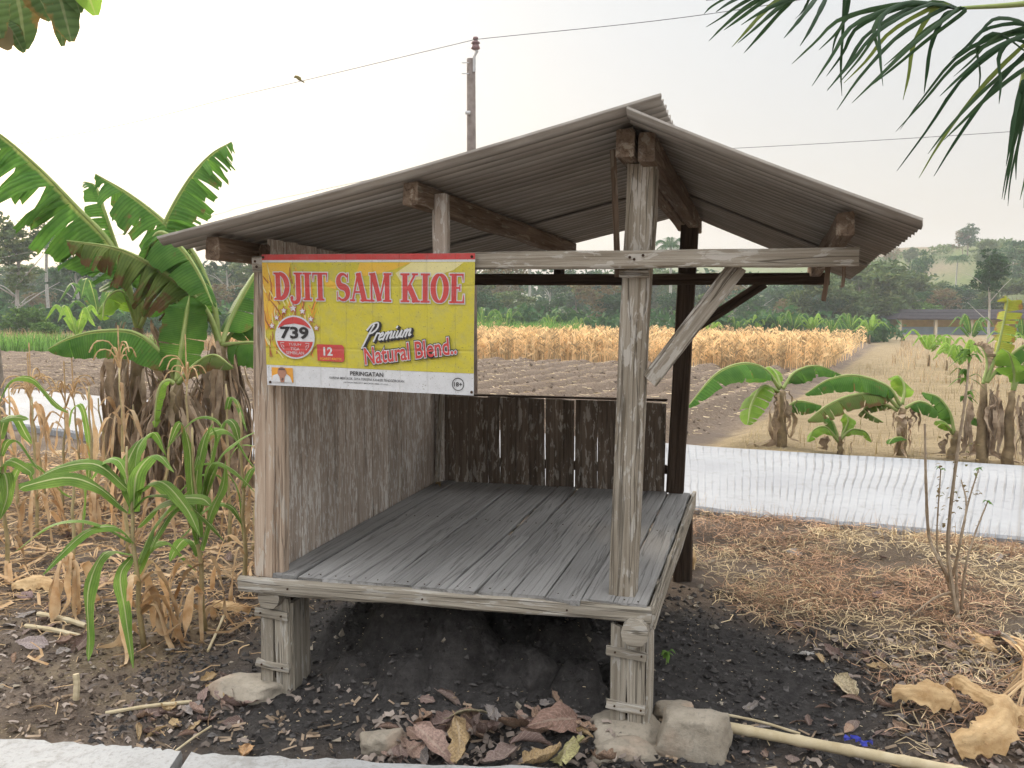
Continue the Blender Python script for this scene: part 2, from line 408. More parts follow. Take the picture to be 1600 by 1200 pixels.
def tanleaf():
    k = NT('tan_dry_leaf'); tc = k.n('TexCoord'); sp = k.n('SeparateXYZ'); k.l(tc.outputs['UV'], sp.inputs[0])
    n = k.noise(k.coords('Object'), 13, 6, .65); n2 = k.noise(k.coords('Object'), 45, 5, .7)
    wv = k.math('SINE', k.math('ADD', k.math('MULTIPLY', sp.outputs[0], 26), k.math('MULTIPLY', n, 9)))
    col = k.mix(k.ramp(n, [(.3, 0), (.7, 1)]), (.42, .255, .11), (.68, .49, .27))
    col = k.mix(k.math('MULTIPLY', k.ramp(wv, [(0, 1), (.6, 0)]), .15), col, (.33, .19, .08))
    col = k.mix(k.ramp(n2, [(.66, 0), (.71, .85)]), col, (.09, .05, .03))
    return k.bsdf(col, .75, k.math('ADD', k.math('MULTIPLY', wv, .4), k.math('MULTIPLY', n2, 3)), .5, .004, .3, .2, col)
M['tan_leaf'] = tanleaf()
M['bamboo'] = simple('bamboo', (.40, .32, .19), (.56, .48, .33), 12, .7, .3, .004)
M['pole'] = simple('pole_wood', (.12, .095, .08), (.21, .175, .155), 10, .9, .4, .01)
M['ceramic'] = simple('ceramic', (.20, .13, .13), (.28, .19, .19), 5, .35, 0, .001)
M['metal'] = simple('galvanised', (.42, .42, .42), (.55, .55, .55), 20, .5, .1, .001)
M['wire'] = simple('wire', (.10, .10, .10), (.16, .16, .16), 5, .6, 0, .001)
M['nail'] = simple('rusty_nail', (.035, .025, .02), (.09, .05, .03), 30, .8, 0, .001)
M['blue'] = simple('blue_plastic', (.05, .06, .38), (.10, .12, .55), 20, .4, .4, .004, .2)
M['plaster'] = simple('plaster', (.62, .52, .36), (.72, .62, .45), 3, .9, .1, .01)
M['bluewall'] = simple('bluewall', (.34, .42, .52), (.44, .52, .60), 2, .8, .1, .01)
M['yellow_board'] = simple('yellow_board', (.50, .33, .10), (.62, .43, .15), 3, .8, .1, .01)
M['tile_roof'] = simple('tile_roof', (.022, .018, .022), (.045, .038, .043), 3, .85, .5, .03)
M['litter'] = simple('litter', (.11, .085, .07), (.33, .275, .235), 9, .9, .3, .005, .1, tint=True)
M['weed'] = simple('weed', (.20, .17, .075), (.42, .30, .17), .6, .9, .1, .01, .2, tint=True)
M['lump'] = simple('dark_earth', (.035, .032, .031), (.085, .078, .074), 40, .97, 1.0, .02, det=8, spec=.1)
M['verge'] = simple('verge_grass', (.25, .20, .10), (.46, .375, .215), .8, .9, .1, .01, .2, tint=True)
M['thorn'] = simple('thorn_stem', (.26, .20, .14), (.44, .36, .27), 25, .9, .4, .005)
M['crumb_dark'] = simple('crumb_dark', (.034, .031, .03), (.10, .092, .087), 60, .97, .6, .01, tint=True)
M['crumb_brown'] = simple('crumb_brown', (.08, .06, .047), (.18, .14, .11), 60, .97, .6, .01, tint=True)
M['crumb_field'] = simple('crumb_field', (.12, .09, .068), (.27, .21, .16), 20, .97, .6, .02, tint=True)
M['bird'] = simple('bird_feather', (.16, .13, .06), (.28, .24, .09), 20, .8, 0, .001)

# ------------------------------------------------------------------ ground
TH = math.radians(15)
HO = gz(385, 893, .5); HO.z = 0
HW = Vector((math.cos(TH), -math.sin(TH), 0)); HD = Vector((math.sin(TH), math.cos(TH), 0))
def hut_world(u, v, z): return HO + HW * u + HD * v + Vector((0, 0, z))
def to_hut(x, y):
    qx = x - HO.x; qy = y - HO.y
    return qx * HW.x + qy * HW.y, qx * HD.x + qy * HD.y
BA, BB = gp(1085, 692), gp(1380, 524)          # boundary between tilled field and grass strip
BDIR = Vector((BB.x - BA.x, BB.y - BA.y)).normalized()
def bside(x, y): return (x - BA.x) * BDIR.y - (y - BA.y) * BDIR.x     # >0 : right of the boundary (grass)
CF0, CF1 = gp(420, 556), gp(1310, 580)         # front edge of the standing dry corn
CDIR = Vector((CF1.x - CF0.x, CF1.y - CF0.y)).normalized()
def cside(x, y): return -(x - CF0.x) * CDIR.y + (y - CF0.y) * CDIR.x  # >0 : beyond the front edge
def sm(a, b, x):
    t = np.clip((x - a) / (b - a), 0, 1); return t * t * (3 - 2 * t)
CLODS = [(.58, .42, .34, .39), (.80, .24, .24, .31), (1.08, .24, .15, .24), (1.30, .18, .13, .17), (.40, .14, .13, .16), (1.20, .42, .20, .27),
         (.62, .95, .42, .36), (.30, .55, .30, .22), (1.0, 1.1, .4, .28), (.95, .50, .2, .25), (.62, .10, .16, .17), (1.42, .34, .12, .12)]
def height(x, y):
    x = np.asarray(x, dtype=float); y = np.asarray(y, dtype=float)
    s = s_of(x, y)
    base = np.where(s > 0, -2.4 * (1 - np.exp(-np.maximum(s, 0) / 57)), 0)
    u, v = to_hut(x, y)
    near = 1 - sm(5.5, 9, np.hypot(x, y - 4))
    h = base + near * (.05 * fbm(x * 1.3, y * 1.3, 4, 3) + .028 * fbm(x * 7, y * 7, 3, 9) + .014 * fbm(x * 19, y * 19, 2, 19))
    # dark heap of earth under the platform
    wx = u + .10 * fbm(x * 5, y * 5, 3, 31); wy = v + .10 * fbm(x * 5 + 9, y * 5, 3, 37)
    hm = np.zeros_like(h)
    for cu, cv, r, hh in CLODS:
        d = np.hypot(wx - cu, wy - cv) / r
        hm = np.maximum(hm, hh * (1 - sm(.35, 1.05, d)) * (1 + .12 * np.sin(d * 5 + cu * 9)))
    skirt = .12 * (1 - sm(.3, 1.25, np.hypot((u - .85) / 1.0, (v - .65) / .85)))
    h = h + np.maximum(hm, skirt) + .05 * np.where(hm > .02, fbm(x * 14, y * 14, 4, 51), 0)
    # bank below the back road, low ridge of litter to the right
    h = h + .085 * sm(-3.5, -2.72, s) * (1 - sm(-2.4, -2.1, s)) * (.85 + 1.2 * fbm(x * 2, y * 2, 3, 61)) * np.where(x > -.5, 1, .4)
    h = h + .10 * np.exp(-((x - 2.2) / .9) ** 2 - ((y - 4.9) / .7) ** 2)
    h = h - .25 * sm(-2.2, -2.0, s) * (1 - sm(-.6, -.4, s))             # bed under the slab
    h = h - .25 * (1 - sm(3.0, 3.06, y + .095 * x)) * (1 - sm(1.25, 1.35, x))       # bed under the near slab
    # furrows
    b = bside(x, y); c = cside(x, y)
    fm = sm(.3, 1.2, s) * sm(.0, .8, -b) * (1 - sm(-.3, .8, c))
    q = b + .35 * fbm(x * .25, y * .25, 3, 71)
    h = h + fm * (.17 * np.sin(q * 2 * math.pi / .95) + .09 * fbm(x * 3, y * 3, 4, 77))
    h = h - .12 * np.exp(-(b / .28) ** 2) * sm(.3, 1, s) * (1 - sm(40, 50, s))
    h = h + sm(.3, 1.5, s) * (1 - fm) * .06 * fbm(x * .7, y * .7, 4, 83) * 2
    # hills
    hx = sm(34, 100, x + .12 * (y - 100)); hy = sm(80, 165, y)
    hill = 12.5 * hx * hy + .7 * fbm(x * .06, y * .06, 3, 91) * hy
    st = 1.0; k = np.floor(hill / st); fr = hill / st - k
    hill = st * (k + sm(.6, .75, fr)) * .85 + hill * .15
    far = sm(150, 260, y) * (2.6 + 4 * fbm(x * .012, y * .012, 3, 97)) + sm(60, 160, -x) * 5
    return h + hill + far
def graded(parts, lo, hi, g=1.13):
    a = []
    for (p, q, d) in parts: a += list(np.arange(p, q, d))
    a.append(parts[-1][1]); d = parts[-1][2]
    while a[-1] < hi: d *= g; a.append(a[-1] + d)
    d = parts[0][2]; b = [a[0]]
    while b[-1] > lo: d *= g; b.append(b[-1] - d)
    return np.array(b[:0:-1] + a)
gx = graded([(-14, -3.6, .16), (-3.6, 4.4, .036), (4.4, 15, .16)], -330, 330)
gy = graded([(2.6, 7.6, .036), (7.6, 12, .1), (12, 42, .18)], -40, 420)
X, Y = np.meshgrid(gx, gy)
Z = height(X, Y)
nx, ny = len(gx), len(gy)
me = bpy.data.meshes.new('ground')
idx = np.arange(nx * ny).reshape(ny, nx)
quads = np.stack([idx[:-1, :-1], idx[:-1, 1:], idx[1:, 1:], idx[1:, :-1]], -1).reshape(-1, 4)
me.vertices.add(nx * ny); me.vertices.foreach_set('co', np.stack([X, Y, Z], -1).astype(np.float32).ravel())
me.loops.add(quads.size); me.loops.foreach_set('vertex_index', quads.astype(np.int32).ravel())
me.polygons.add(len(quads)); me.polygons.foreach_set('loop_start', (np.arange(len(quads)) * 4).astype(np.int32))
me.polygons.foreach_set('use_smooth', np.ones(len(quads), dtype=bool))
me.update(calc_edges=True)
su, sv = to_hut(X, Y)
nz = fbm(X * 2.2, Y * 2.2, 4, 5)
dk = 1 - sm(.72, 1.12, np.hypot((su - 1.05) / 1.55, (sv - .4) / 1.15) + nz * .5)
S_ = s_of(X, Y); B_ = bside(X, Y); C_ = cside(X, Y)
till = sm(.2, .9, S_ + nz) * sm(-.1, .5, -B_ + nz) * (1 - sm(60, 70, S_))
hillm = sm(100, 112, Y)
strw = sm(.1, .8, S_ + nz) * sm(-.2, .3, B_ + nz * .8) * (1 - .62 * hillm)
strw = np.maximum(strw, .1 * sm(-.1, .15, nz + .1 * (X - 1.6)) * sm(1.4, 2.0, X + .3 * nz) * (S_ < -2) * (1 - dk))
strw = np.maximum(strw, .45 * sm(0, .2, nz) * (X < -1.4) * (S_ < -2))
grn = np.clip(np.maximum(sm(52, 60, S_) * (1 - sm(95, 105, Y)), sm(95, 105, Y) * (.15 + .85 * sm(-.08, .06, fbm(X * .09, Y * .2, 4, 5)))), 0, 1) * np.where((B_ > 0) & (Y < 95), .0, 1)
ca = me.color_attributes.new('soil', 'FLOAT_COLOR', 'POINT')
ca.data.foreach_set('color', np.stack([dk, np.clip(strw, 0, 1), np.clip(till, 0, 1), grn], -1).astype(np.float32).ravel())
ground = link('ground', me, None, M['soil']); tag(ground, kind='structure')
def surf(x, y):
    """height of the ground mesh itself"""
    x = np.asarray(x, dtype=float); y = np.asarray(y, dtype=float)
    i = np.clip(np.searchsorted(gx, x) - 1, 0, nx - 2); j = np.clip(np.searchsorted(gy, y) - 1, 0, ny - 2)
    fx = np.clip((x - gx[i]) / (gx[i + 1] - gx[i]), 0, 1); fy = np.clip((y - gy[j]) / (gy[j + 1] - gy[j]), 0, 1)
    return (Z[j, i] * (1 - fx) + Z[j, i + 1] * fx) * (1 - fy) + (Z[j + 1, i] * (1 - fx) + Z[j + 1, i + 1] * fx) * fy
def gh(x, y): return float(surf(x, y))
def gpt(x, y, dz=0): return Vector((x, y, gh(x, y) + dz))

# ------------------------------------------------------------------ roads
def slab(name, near, far, z, bottom, mat, n, jn, jf, seed):
    rng = random.Random(seed); a = spline([(*p, 0) for p in near], n); b = spline([(*p, 0) for p in far], n)
    ac = 7; vs = []; uv = []; fs = []; L = 0
    for i in range(n):
        if i: L += (((a[i] + b[i]) - (a[i - 1] + b[i - 1])) * .5).length
        d = (b[i] - a[i]); w = d.length; d.normalize()
        p0 = a[i] + d * rng.uniform(-jn, jn); p1 = b[i] + d * rng.uniform(-jf, jf)
        row = [(p0, bottom), (p0 + d * .004, z - .02 + rng.uniform(-.008, .004))]
        for k in range(ac): row.append((p0.lerp(p1, (k + .06) / (ac - .88)), z))
        row += [(p1, z - .02), (p1, bottom)]
        for p, zz in row: vs.append((p.x, p.y, zz)); uv.append((L, (p - p0).length))
    m = ac + 4
    for i in range(n - 1):
        for k in range(m - 1): fs.append((i * m + k, (i + 1) * m + k, (i + 1) * m + k + 1, i * m + k + 1))
    fs.append(tuple(range(m))); fs.append(tuple((n - 1) * m + k for k in range(m - 1, -1, -1)))
    b_ = MB(); b_.add(vs, fs, uv); return tag(b_.build(name, mat), kind='structure')
slab('road', [(14, 1.2), (7, 4.0), (3.06, 5.74), (1.23, 6.59), (-1.5, 8.2), (-4.33, 10.0), (-12, 15.0), (-34, 28.5)],
     [(15.4, 3.4), (8.4, 6.3), (4.39, 8.2), (1.69, 9.37), (-2.3, 11.65), (-7.9, 15.0), (-15, 19.3), (-37, 32.2)],
     .12, -.2, M['road'], 120, .035, .02, 3)
k0, k1 = gz(0, 1151, .10), gz(285, 1169, .10)
k2, k3, k4 = gz(300, 1172, .10), gz(600, 1186, .10), gz(1000, 1201, .10)
kd = (k1 - k0).normalized()
kl = k0 - kd * 3.0
slab('near_road', [(kl.x, 1.6), (k0.x, 1.6), (k1.x + .05, 1.6)], [(kl.x, kl.y), (k0.x, k0.y), (k1.x, k1.y)], .10, -.14, M['concrete'], 70, .0, .012, 5)
slab('near_road', [(k2.x + .03, 1.6), (k3.x, 1.6), (k4.x + .1, 1.6)], [(k2.x, k2.y), (k3.x, k3.y), (k4.x, k4.y)], .098, -.14, M['concrete'], 34, .0, .012, 6)

# ------------------------------------------------------------------ the hut
hut = empty('wooden_hut', HO, 'weathered open-sided wooden hut with plank platform and corrugated grey roof', 'hut', rz=-TH)
_meshes = {}
def board(name, p0, p1, wdir, w, t, mat, parent=hut, seed=None, jit=.0025, taper=0, skew=0, rough_end=.004):
    """a sawn timber: length along local x, width y, thickness z, worn edges"""
    p0 = Vector(p0); p1 = Vector(p1); L = (p1 - p0).length
    rng = random.Random(zlib.crc32(repr((name, round(L, 3), round(p0.x, 3), round(p0.y, 3), round(p0.z, 3))).encode()) if seed is None else seed)
    x = (p1 - p0).normalized(); y = Vector(wdir); y = (y - x * y.dot(x)).normalized(); z = x.cross(y)
    n = max(2, min(9, int(L / .22))); c = min(w, t) * .16 if w < .05 or t < .03 else .006
    sec = [(-w / 2 + c, -t / 2), (w / 2 - c, -t / 2), (w / 2, -t / 2 + c), (w / 2, t / 2 - c), (w / 2 - c, t / 2), (-w / 2 + c, t / 2), (-w / 2, t / 2 - c), (-w / 2, -t / 2 + c)]
    vs = []; fs = []
    for i in range(n + 1):
        q = i / n; dy = rng.uniform(-jit, jit); dz = rng.uniform(-jit, jit) * .5; sc = 1 - taper * q
        for (a, b) in sec:
            e = rng.uniform(-rough_end, rough_end) if i in (0, n) else 0
            vs.append((q * L + e + skew * a * (1 if i == n else 0), a * sc + dy + rng.uniform(-jit, jit) * .6, b * sc + dz + rng.uniform(-jit, jit) * .3))
    for i in range(n):
        for k in range(8): fs.append((i * 8 + k, i * 8 + (k + 1) % 8, (i + 1) * 8 + (k + 1) % 8, (i + 1) * 8 + k))
    fs.append(tuple(range(7, -1, -1))); fs.append(tuple(n * 8 + k for k in range(8)))
    b_ = MB(); b_.add(vs, fs)
    o = link(name, b_.mesh(name), parent, mat)
    m = Matrix.Identity(4)
    for r in range(3): m[r][0], m[r][1], m[r][2], m[r][3] = x[r], y[r], z[r], p0[r]
    o.matrix_basis = m
    return o
def subboard(parent, *a, **k):
    o = board(*a, parent=hut, **k); mw = o.matrix_basis.copy()
    o.parent = parent; o.matrix_basis = parent.matrix_basis.inverted() @ mw
    return o
R = random.Random(11)
XU, YV, ZW = Vector((1, 0, 0)), Vector((0, 1, 0)), Vector((0, 0, 1))
# platform planks, running back
edges = [.105, .225, .335, .455, .585, .70, .835, .955, 1.09, 1.215, 1.35, 1.465, 1.585]
for i in range(len(edges) - 1):
    a, b = edges[i], edges[i + 1]; g = R.choice([.003, .005, .008, .012]); zt = .5 - .011 + R.uniform(-.003, .003)
    cu = (a + b) / 2; w = b - a - g; dv = R.uniform(-.012, .006)
    sk = R.uniform(-.008, .008)
    if i in (4, 6):                                     # two planks are butted from two lengths
        j = .98 if i == 4 else .82
        board('floor_plank', (cu, dv, zt), (cu + .006, j, zt), XU, w, .022, M['floor_wood'])
        board('floor_plank', (cu + .008, j + .006, zt - .003), (cu + sk, 1.985, zt), XU, w * .93, .022, M['floor_wood'])
    else:
        board('floor_plank', (cu, dv, zt), (cu + sk, 1.985 + R.uniform(-.01, .01), zt), XU, w, .022, M['floor_wood'])
board('front_rail', (-.015, -.027, .456), (1.60, -.027 + .04, .462), ZW, .058, .034, M['leg_wood'], jit=.004)
board('side_rail', (1.602, .03, .444), (1.602, 2.02, .46), ZW, .085, .02, M['leg_wood'], jit=.004)
board('rear_rail', (.05, 2.0, .455), (1.6, 2.0, .455), ZW, .06, .03, M['leg_wood'])
for v in (.35, .72, 1.08, 1.42, 1.74):                  # cross joists whose ends show along the right side
    board('joist', (.08, v, .4715), (1.59, v, .4715), YV, .055, .029, M['leg_wood'])
def log(name, p0, p1, r, mat, seed):
    rng = random.Random(seed); n = 8; b = MB()
    pts = [Vector(p0).lerp(Vector(p1), i / n) + Vector((rng.uniform(-.006, .006), 0, rng.uniform(-.006, .006))) for i in range(n + 1)]
    b.tube(pts, [r * rng.uniform(.9, 1.08) for _ in pts], 12)
    me_ = b.mesh(name); return link(name, me_, hut, mat)
log('log_bearer', (.115, -.03, .408), (.13, 2.03, .41), .045, M['leg_wood'], 1)
log('log_bearer', (1.545, -.05, .402), (1.545, 2.03, .41), .05, M['leg_wood'], 2)
# legs: a box of boards held by nailed battens
def leg(u0, u1, v0, v1, ztop, zbot, battens, seed):
    L = board('leg', ((u0 * .5 + u1 * .5), (v0 + v1) / 2 + .01, zbot), ((u0 + u1) / 2, (v0 + v1) / 2 + .01, ztop), XU, (u1 - u0) * .8, (v1 - v0) * .7, M['dark_wood'], seed=seed)
    m = (u0 + u1) / 2 - .005
    subboard(L, 'leg_board', (u0 * .52 + m * .48, v0, zbot + .025), (u0 * .52 + m * .48, v0, ztop), XU, (m - u0) * .93, .018, M['leg_wood'], seed=seed + 1, jit=.004, rough_end=.012)
    subboard(L, 'leg_board', (u1 * .52 + m * .48, v0, zbot), (u1 * .52 + m * .48, v0 + .002, ztop), XU, (u1 - m) * .93, .018, M['leg_wood'], seed=seed + 2, jit=.004)
    subboard(L, 'leg_board', (u1 + .004, (v0 + v1) / 2 + .005, zbot + .004), (u1 + .004, (v0 + v1) / 2 + .005, ztop - .02), YV, v1 - v0, .016, M['leg_wood'], seed=seed + 3)
    for i, z in enumerate(battens):
        bt = subboard(L, 'batten', (u0 - .012, v0 - .016, z + .006), (u1 + .002, v0 - .016, z - .006), ZW, .033, .015, M['leg_wood'], seed=seed + 5 + i, jit=.003)
    return L
leg(.045, .175, .02, .16, .40, -.0, (.335, .125), 20)
leg(1.455, 1.585, .02, .14, .41, .035, (.315, .115), 40)
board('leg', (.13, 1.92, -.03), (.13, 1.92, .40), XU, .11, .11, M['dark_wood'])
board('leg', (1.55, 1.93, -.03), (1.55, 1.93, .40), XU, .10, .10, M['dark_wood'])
# posts
board('post', (.075, .025, .487), (.106, .025, 1.74), XU, .085, .05, M['pale_wood'], jit=.003)
board('post', (.137, .045, .49), (.15, .045, 1.72), XU, .04, .05, M['pale_wood'], jit=.003)
board('ridge_post', (1.488, .115, .50), (1.528, .075, 1.69), XU, .098, .085, M['beam_wood'], jit=.004)
board('ridge_post', (1.532, .075, 1.688), (1.545, .045, 2.045), XU, .10, .085, M['beam_wood'], jit=.004)
board('packing_block', (1.475, .028, 1.668), (1.575, .028, 1.668), ZW, .028, .03, M['beam_wood'])
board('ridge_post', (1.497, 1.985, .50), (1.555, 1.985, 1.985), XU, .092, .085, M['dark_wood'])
board('post', (.125, 1.965, .50), (.135, 1.965, 1.80), XU, .06, .06, M['wall_wood'])
# beams
board('front_beam', (.075, -.004, 1.712), (2.255, -.004, 1.716), ZW, .062, .042, M['beam_wood'], jit=.003)
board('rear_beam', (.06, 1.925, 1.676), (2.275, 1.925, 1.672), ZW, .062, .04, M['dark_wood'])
board('side_beam', (.085, .05, 1.755), (.09, 2.08, 1.71), ZW, .06, .045, M['purlin_wood'])
# roof carpentry
def zL(u, v): return 1.826 + .228 * u - .048 * (v + .15)
def zR(u, v): return 2.162 - .415 * (u - 1.53) - .05 * (v + .15)
board('ridge_beam', (1.505, -.10, 2.095), (1.50, 2.22, 1.995), ZW, .095, .06, M['purlin_wood'], jit=.004)
board('ridge_beam', (1.575, -.09, 2.083), (1.572, 2.22, 1.983), ZW, .10, .055, M['purlin_wood'], jit=.004)
board('purlin', (.775, -.17, zL(.775, -.17) - .062), (.86, 2.2, zL(.86, 2.2) - .062), ZW, .08, .055, M['purlin_wood'], jit=.004)
board('eave_purlin', (-.01, -.16, zL(-.01, -.16) - .058), (.02, 2.2, zL(.02, 2.2) - .058), ZW, .08, .06, M['purlin_wood'], jit=.004)
board('eave_purlin', (2.205, -.12, zR(2.205, -.12) - .062), (2.20, 2.2, zR(2.2, 2.2) - .062), ZW, .075, .055, M['purlin_wood'], jit=.004)
board('strut', (.828, .0, 1.744), (.825, -.0, 1.955), XU, .055, .045, M['wall_wood'])
board('strut', (.84, 1.95, 1.655), (.845, 1.97, 1.85), XU, .055, .04, M['dark_wood'])
board('lath', (1.452, .10, 1.66), (1.448, .02, 2.09), XU, .022, .014, M['purlin_wood'], jit=.005)
board('brace', (1.578, .06, 1.295), (1.875, .035, 1.69), XU, .062, .028, M['beam_wood'], jit=.003)
board('brace', (1.56, 1.96, 1.395), (1.95, 1.96, 1.65), XU, .055, .03, M['dark_wood'])
board('hanging_splinter', (2.165, .05, 1.70), (2.155, .05, 1.575), XU, .016, .008, M['purlin_wood'], jit=.004)
board('hanging_splinter', (2.215, .05, 1.69), (2.212, .05, 1.62), XU, .010, .006, M['purlin_wood'], jit=.003)
# side wall boards (upright) and back wall boards
vs_ = [.05, .155, .27, .45, .64, .84, 1.02, 1.22, 1.40, 1.58, 1.76, 1.94]
for i in range(len(vs_) - 1):
    a, b = vs_[i], vs_[i + 1]; vm = (a + b) / 2
    board('wall_board', (.098 + R.uniform(-.003, .003), vm, .488), (.103 + R.uniform(-.002, .002), vm + R.uniform(-.004, .004), zL(.1, vm) - .03), YV, b - a - .004, .016, M['wall_wood'])
us_ = [.14, .30, .42, .49, .585, .665, .76, .865, .93, 1.06, 1.18, 1.30, 1.44]
for i in range(len(us_) - 1):
    a, b = us_[i], us_[i + 1]; um = (a + b) / 2; g = R.choice([.001, .002, .003, .006])
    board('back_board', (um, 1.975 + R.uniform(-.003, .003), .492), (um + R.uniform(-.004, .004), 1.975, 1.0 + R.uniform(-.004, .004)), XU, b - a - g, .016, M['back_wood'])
board('back_cap', (.13, 1.97, 1.011), (1.445, 1.97, 1.014), YV, .03, .012, M['dark_wood'])
board('back_cleat', (.13, 2.0, .62), (1.45, 2.0, .62), ZW, .05, .02, M['dark_wood'])
board('corner_strip', (.118, 1.93, .50), (.155, 1.925, 1.05), YV, .05, .02, M['beam_wood'], jit=.006)
# corrugated sheets
def sheet(name, zf, u0, u1, v0, v1, lift, seed, sag=0):
    rng = random.Random(seed); PW = .074; n = max(8, int((v1 - v0) / PW * 8)); mu = 7; vs = []; fs = []
    for side in (0, 1):
        for j in range(mu + 1):
            for i in range(n + 1):
                v = v0 + (v1 - v0) * i / n; u = u0 + (u1 - u0) * j / mu
                e = rng.uniform(-.003, .003) if j in (0, mu) else 0
                z = zf(u, v) + .0115 * math.cos(2 * math.pi * v / PW) + lift + (.0075 if side == 0 else 0) - sag * math.sin(math.pi * j / mu)
                vs.append((u + e, v, z))
    W = n + 1; H = (mu + 1) * W
    for j in range(mu):
        for i in range(n):
            a = j * W + i; fs.append((a, a + 1, a + W + 1, a + W)); fs.append((H + a, H + a + W, H + a + W + 1, H + a + 1))
    for i in range(n):
        a = i; fs.append((a, H + a, H + a + 1, a + 1)); a = mu * W + i; fs.append((a, a + 1, H + a + 1, H + a))
    for j in range(mu):
        a = j * W; fs.append((a, a + W, H + a + W, H + a)); a = j * W + n; fs.append((a, H + a, H + a + W, a + W))
    b = MB(); b.add(vs, fs); me_ = b.mesh(name)
    me_.polygons.foreach_set('use_smooth', [i < mu * n * 2 for i in range(len(me_.polygons))])
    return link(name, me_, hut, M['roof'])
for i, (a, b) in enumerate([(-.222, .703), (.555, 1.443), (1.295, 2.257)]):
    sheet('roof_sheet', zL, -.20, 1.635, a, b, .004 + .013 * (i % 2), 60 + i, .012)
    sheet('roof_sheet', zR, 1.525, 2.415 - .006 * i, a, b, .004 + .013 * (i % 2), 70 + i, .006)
def disc(parent, pts, axis, r, name, mat):
    for p in pts:
        b = MB(); p = Vector(p); b.tube([p, p + Vector(axis)], r, 8); link(name, b.mesh(name), parent, mat)
disc(hut, [(.088, -.026, 1.72), (.094, -.026, 1.70), (1.515, -.026, 1.722), (1.56, -.026, 1.728), (1.53, -.026, 1.715)], (0, -.003, 0), .005, 'nail', M['nail'])

for i in range(len(edges) - 1):
    for q_ in (.3, .72):
        u_ = edges[i] + (edges[i + 1] - edges[i]) * q_; disc(hut, [(u_, .035 + R.uniform(-.01, .01), .4995), (u_, 1.08 + R.uniform(-.01, .01), .4995)], (0, 0, .0025), .003, 'nail', M['nail'])
for u_, z_ in ((.06, .338), (.15, .332), (.06, .128), (.15, .122), (1.475, .318), (1.57, .312), (1.475, .118), (1.57, .112), (.2, .457), (.75, .458), (1.3, .46)): disc(hut, [(u_, -.0045 if z_ < .4 else -.043 + .025 * u_, z_)], (0, -.004, 0), .004, 'nail', M['nail'])
# ------------------------------------------------------------------ banner on the front beam
def printmat(name, c, dirt=.35):
    k = NT(name); v = k.coords('Object', rand=False)
    n = k.noise(v, 30, 6, .7); sp = k.noise(v, 190, 2, .5)
    col = k.mix(k.math('MULTIPLY', k.ramp(n, [(.45, 0), (.7, 1)]), dirt), c, [x * .55 + .12 for x in c])
    col = k.mix(k.math('MULTIPLY', k.ramp(sp, [(.66, 0), (.72, 1)]), dirt * 1.5), col, (.18, .14, .07))
    sp = k.n('SeparateXYZ'); k.l(v, sp.inputs[0])
    def fold(o, p, off): return k.ramp(k.math('ABSOLUTE', k.math('SUBTRACT', k.math('FRACT', k.math('ADD', k.math('DIVIDE', o, p), off)), .5)), [(.0, 1), (.03, 0)])
    cr = k.math('MAXIMUM', fold(sp.outputs[0], .1065, .31), fold(sp.outputs[2], .232, .02))      # creases from having been folded
    col = k.mix(k.math('MULTIPLY', cr, .08), col, (.30, .27, .20))
    h = k.math('ADD', k.math('MULTIPLY', k.noise(v, 7, 4), 1.6), k.math('MULTIPLY', cr, -.22))
    return k.bsdf(col, .5, h, .6, .012, .35)
PR = {n: printmat('print_' + n, c, d) for n, c, d in [
    ('yellow', (.58, .50, .055), .6), ('red', (.56, .065, .06), .35), ('white', (.66, .66, .67), .45), ('black', (.035, .032, .032), .1),
    ('orange', (.78, .36, .05), .3), ('amber', (.76, .47, .06), .3), ('brown', (.40, .14, .05), .3), ('cream', (.76, .68, .32), .3), ('skin', (.42, .21, .14), .3), ('dark', (.14, .09, .08), .2)]}
BW, BH = .842, .502
banner = empty('advertising_banner', hut_world(.126, -.036, 1.745), 'yellow printed cigarette banner with red serif lettering nailed to the front beam', 'banner', rz=-TH)
def bpos(s, t, layer):
    """s, t in metres from the banner's top left corner; the sheet narrows and sags a little"""
    q = t / BH; r = s / BW
    x = s + q * (.012 - .021 * r); z = -t * (.995 + .018 * r) + .006 * q * (1 - r) - .004 * r
    bow = .004 * math.sin(r * 9.0 + q * 2) * q + .006 * math.sin(math.pi * q) * (r - .3)
    return (x, -.002 - .0012 * layer - .004 - bow, z)
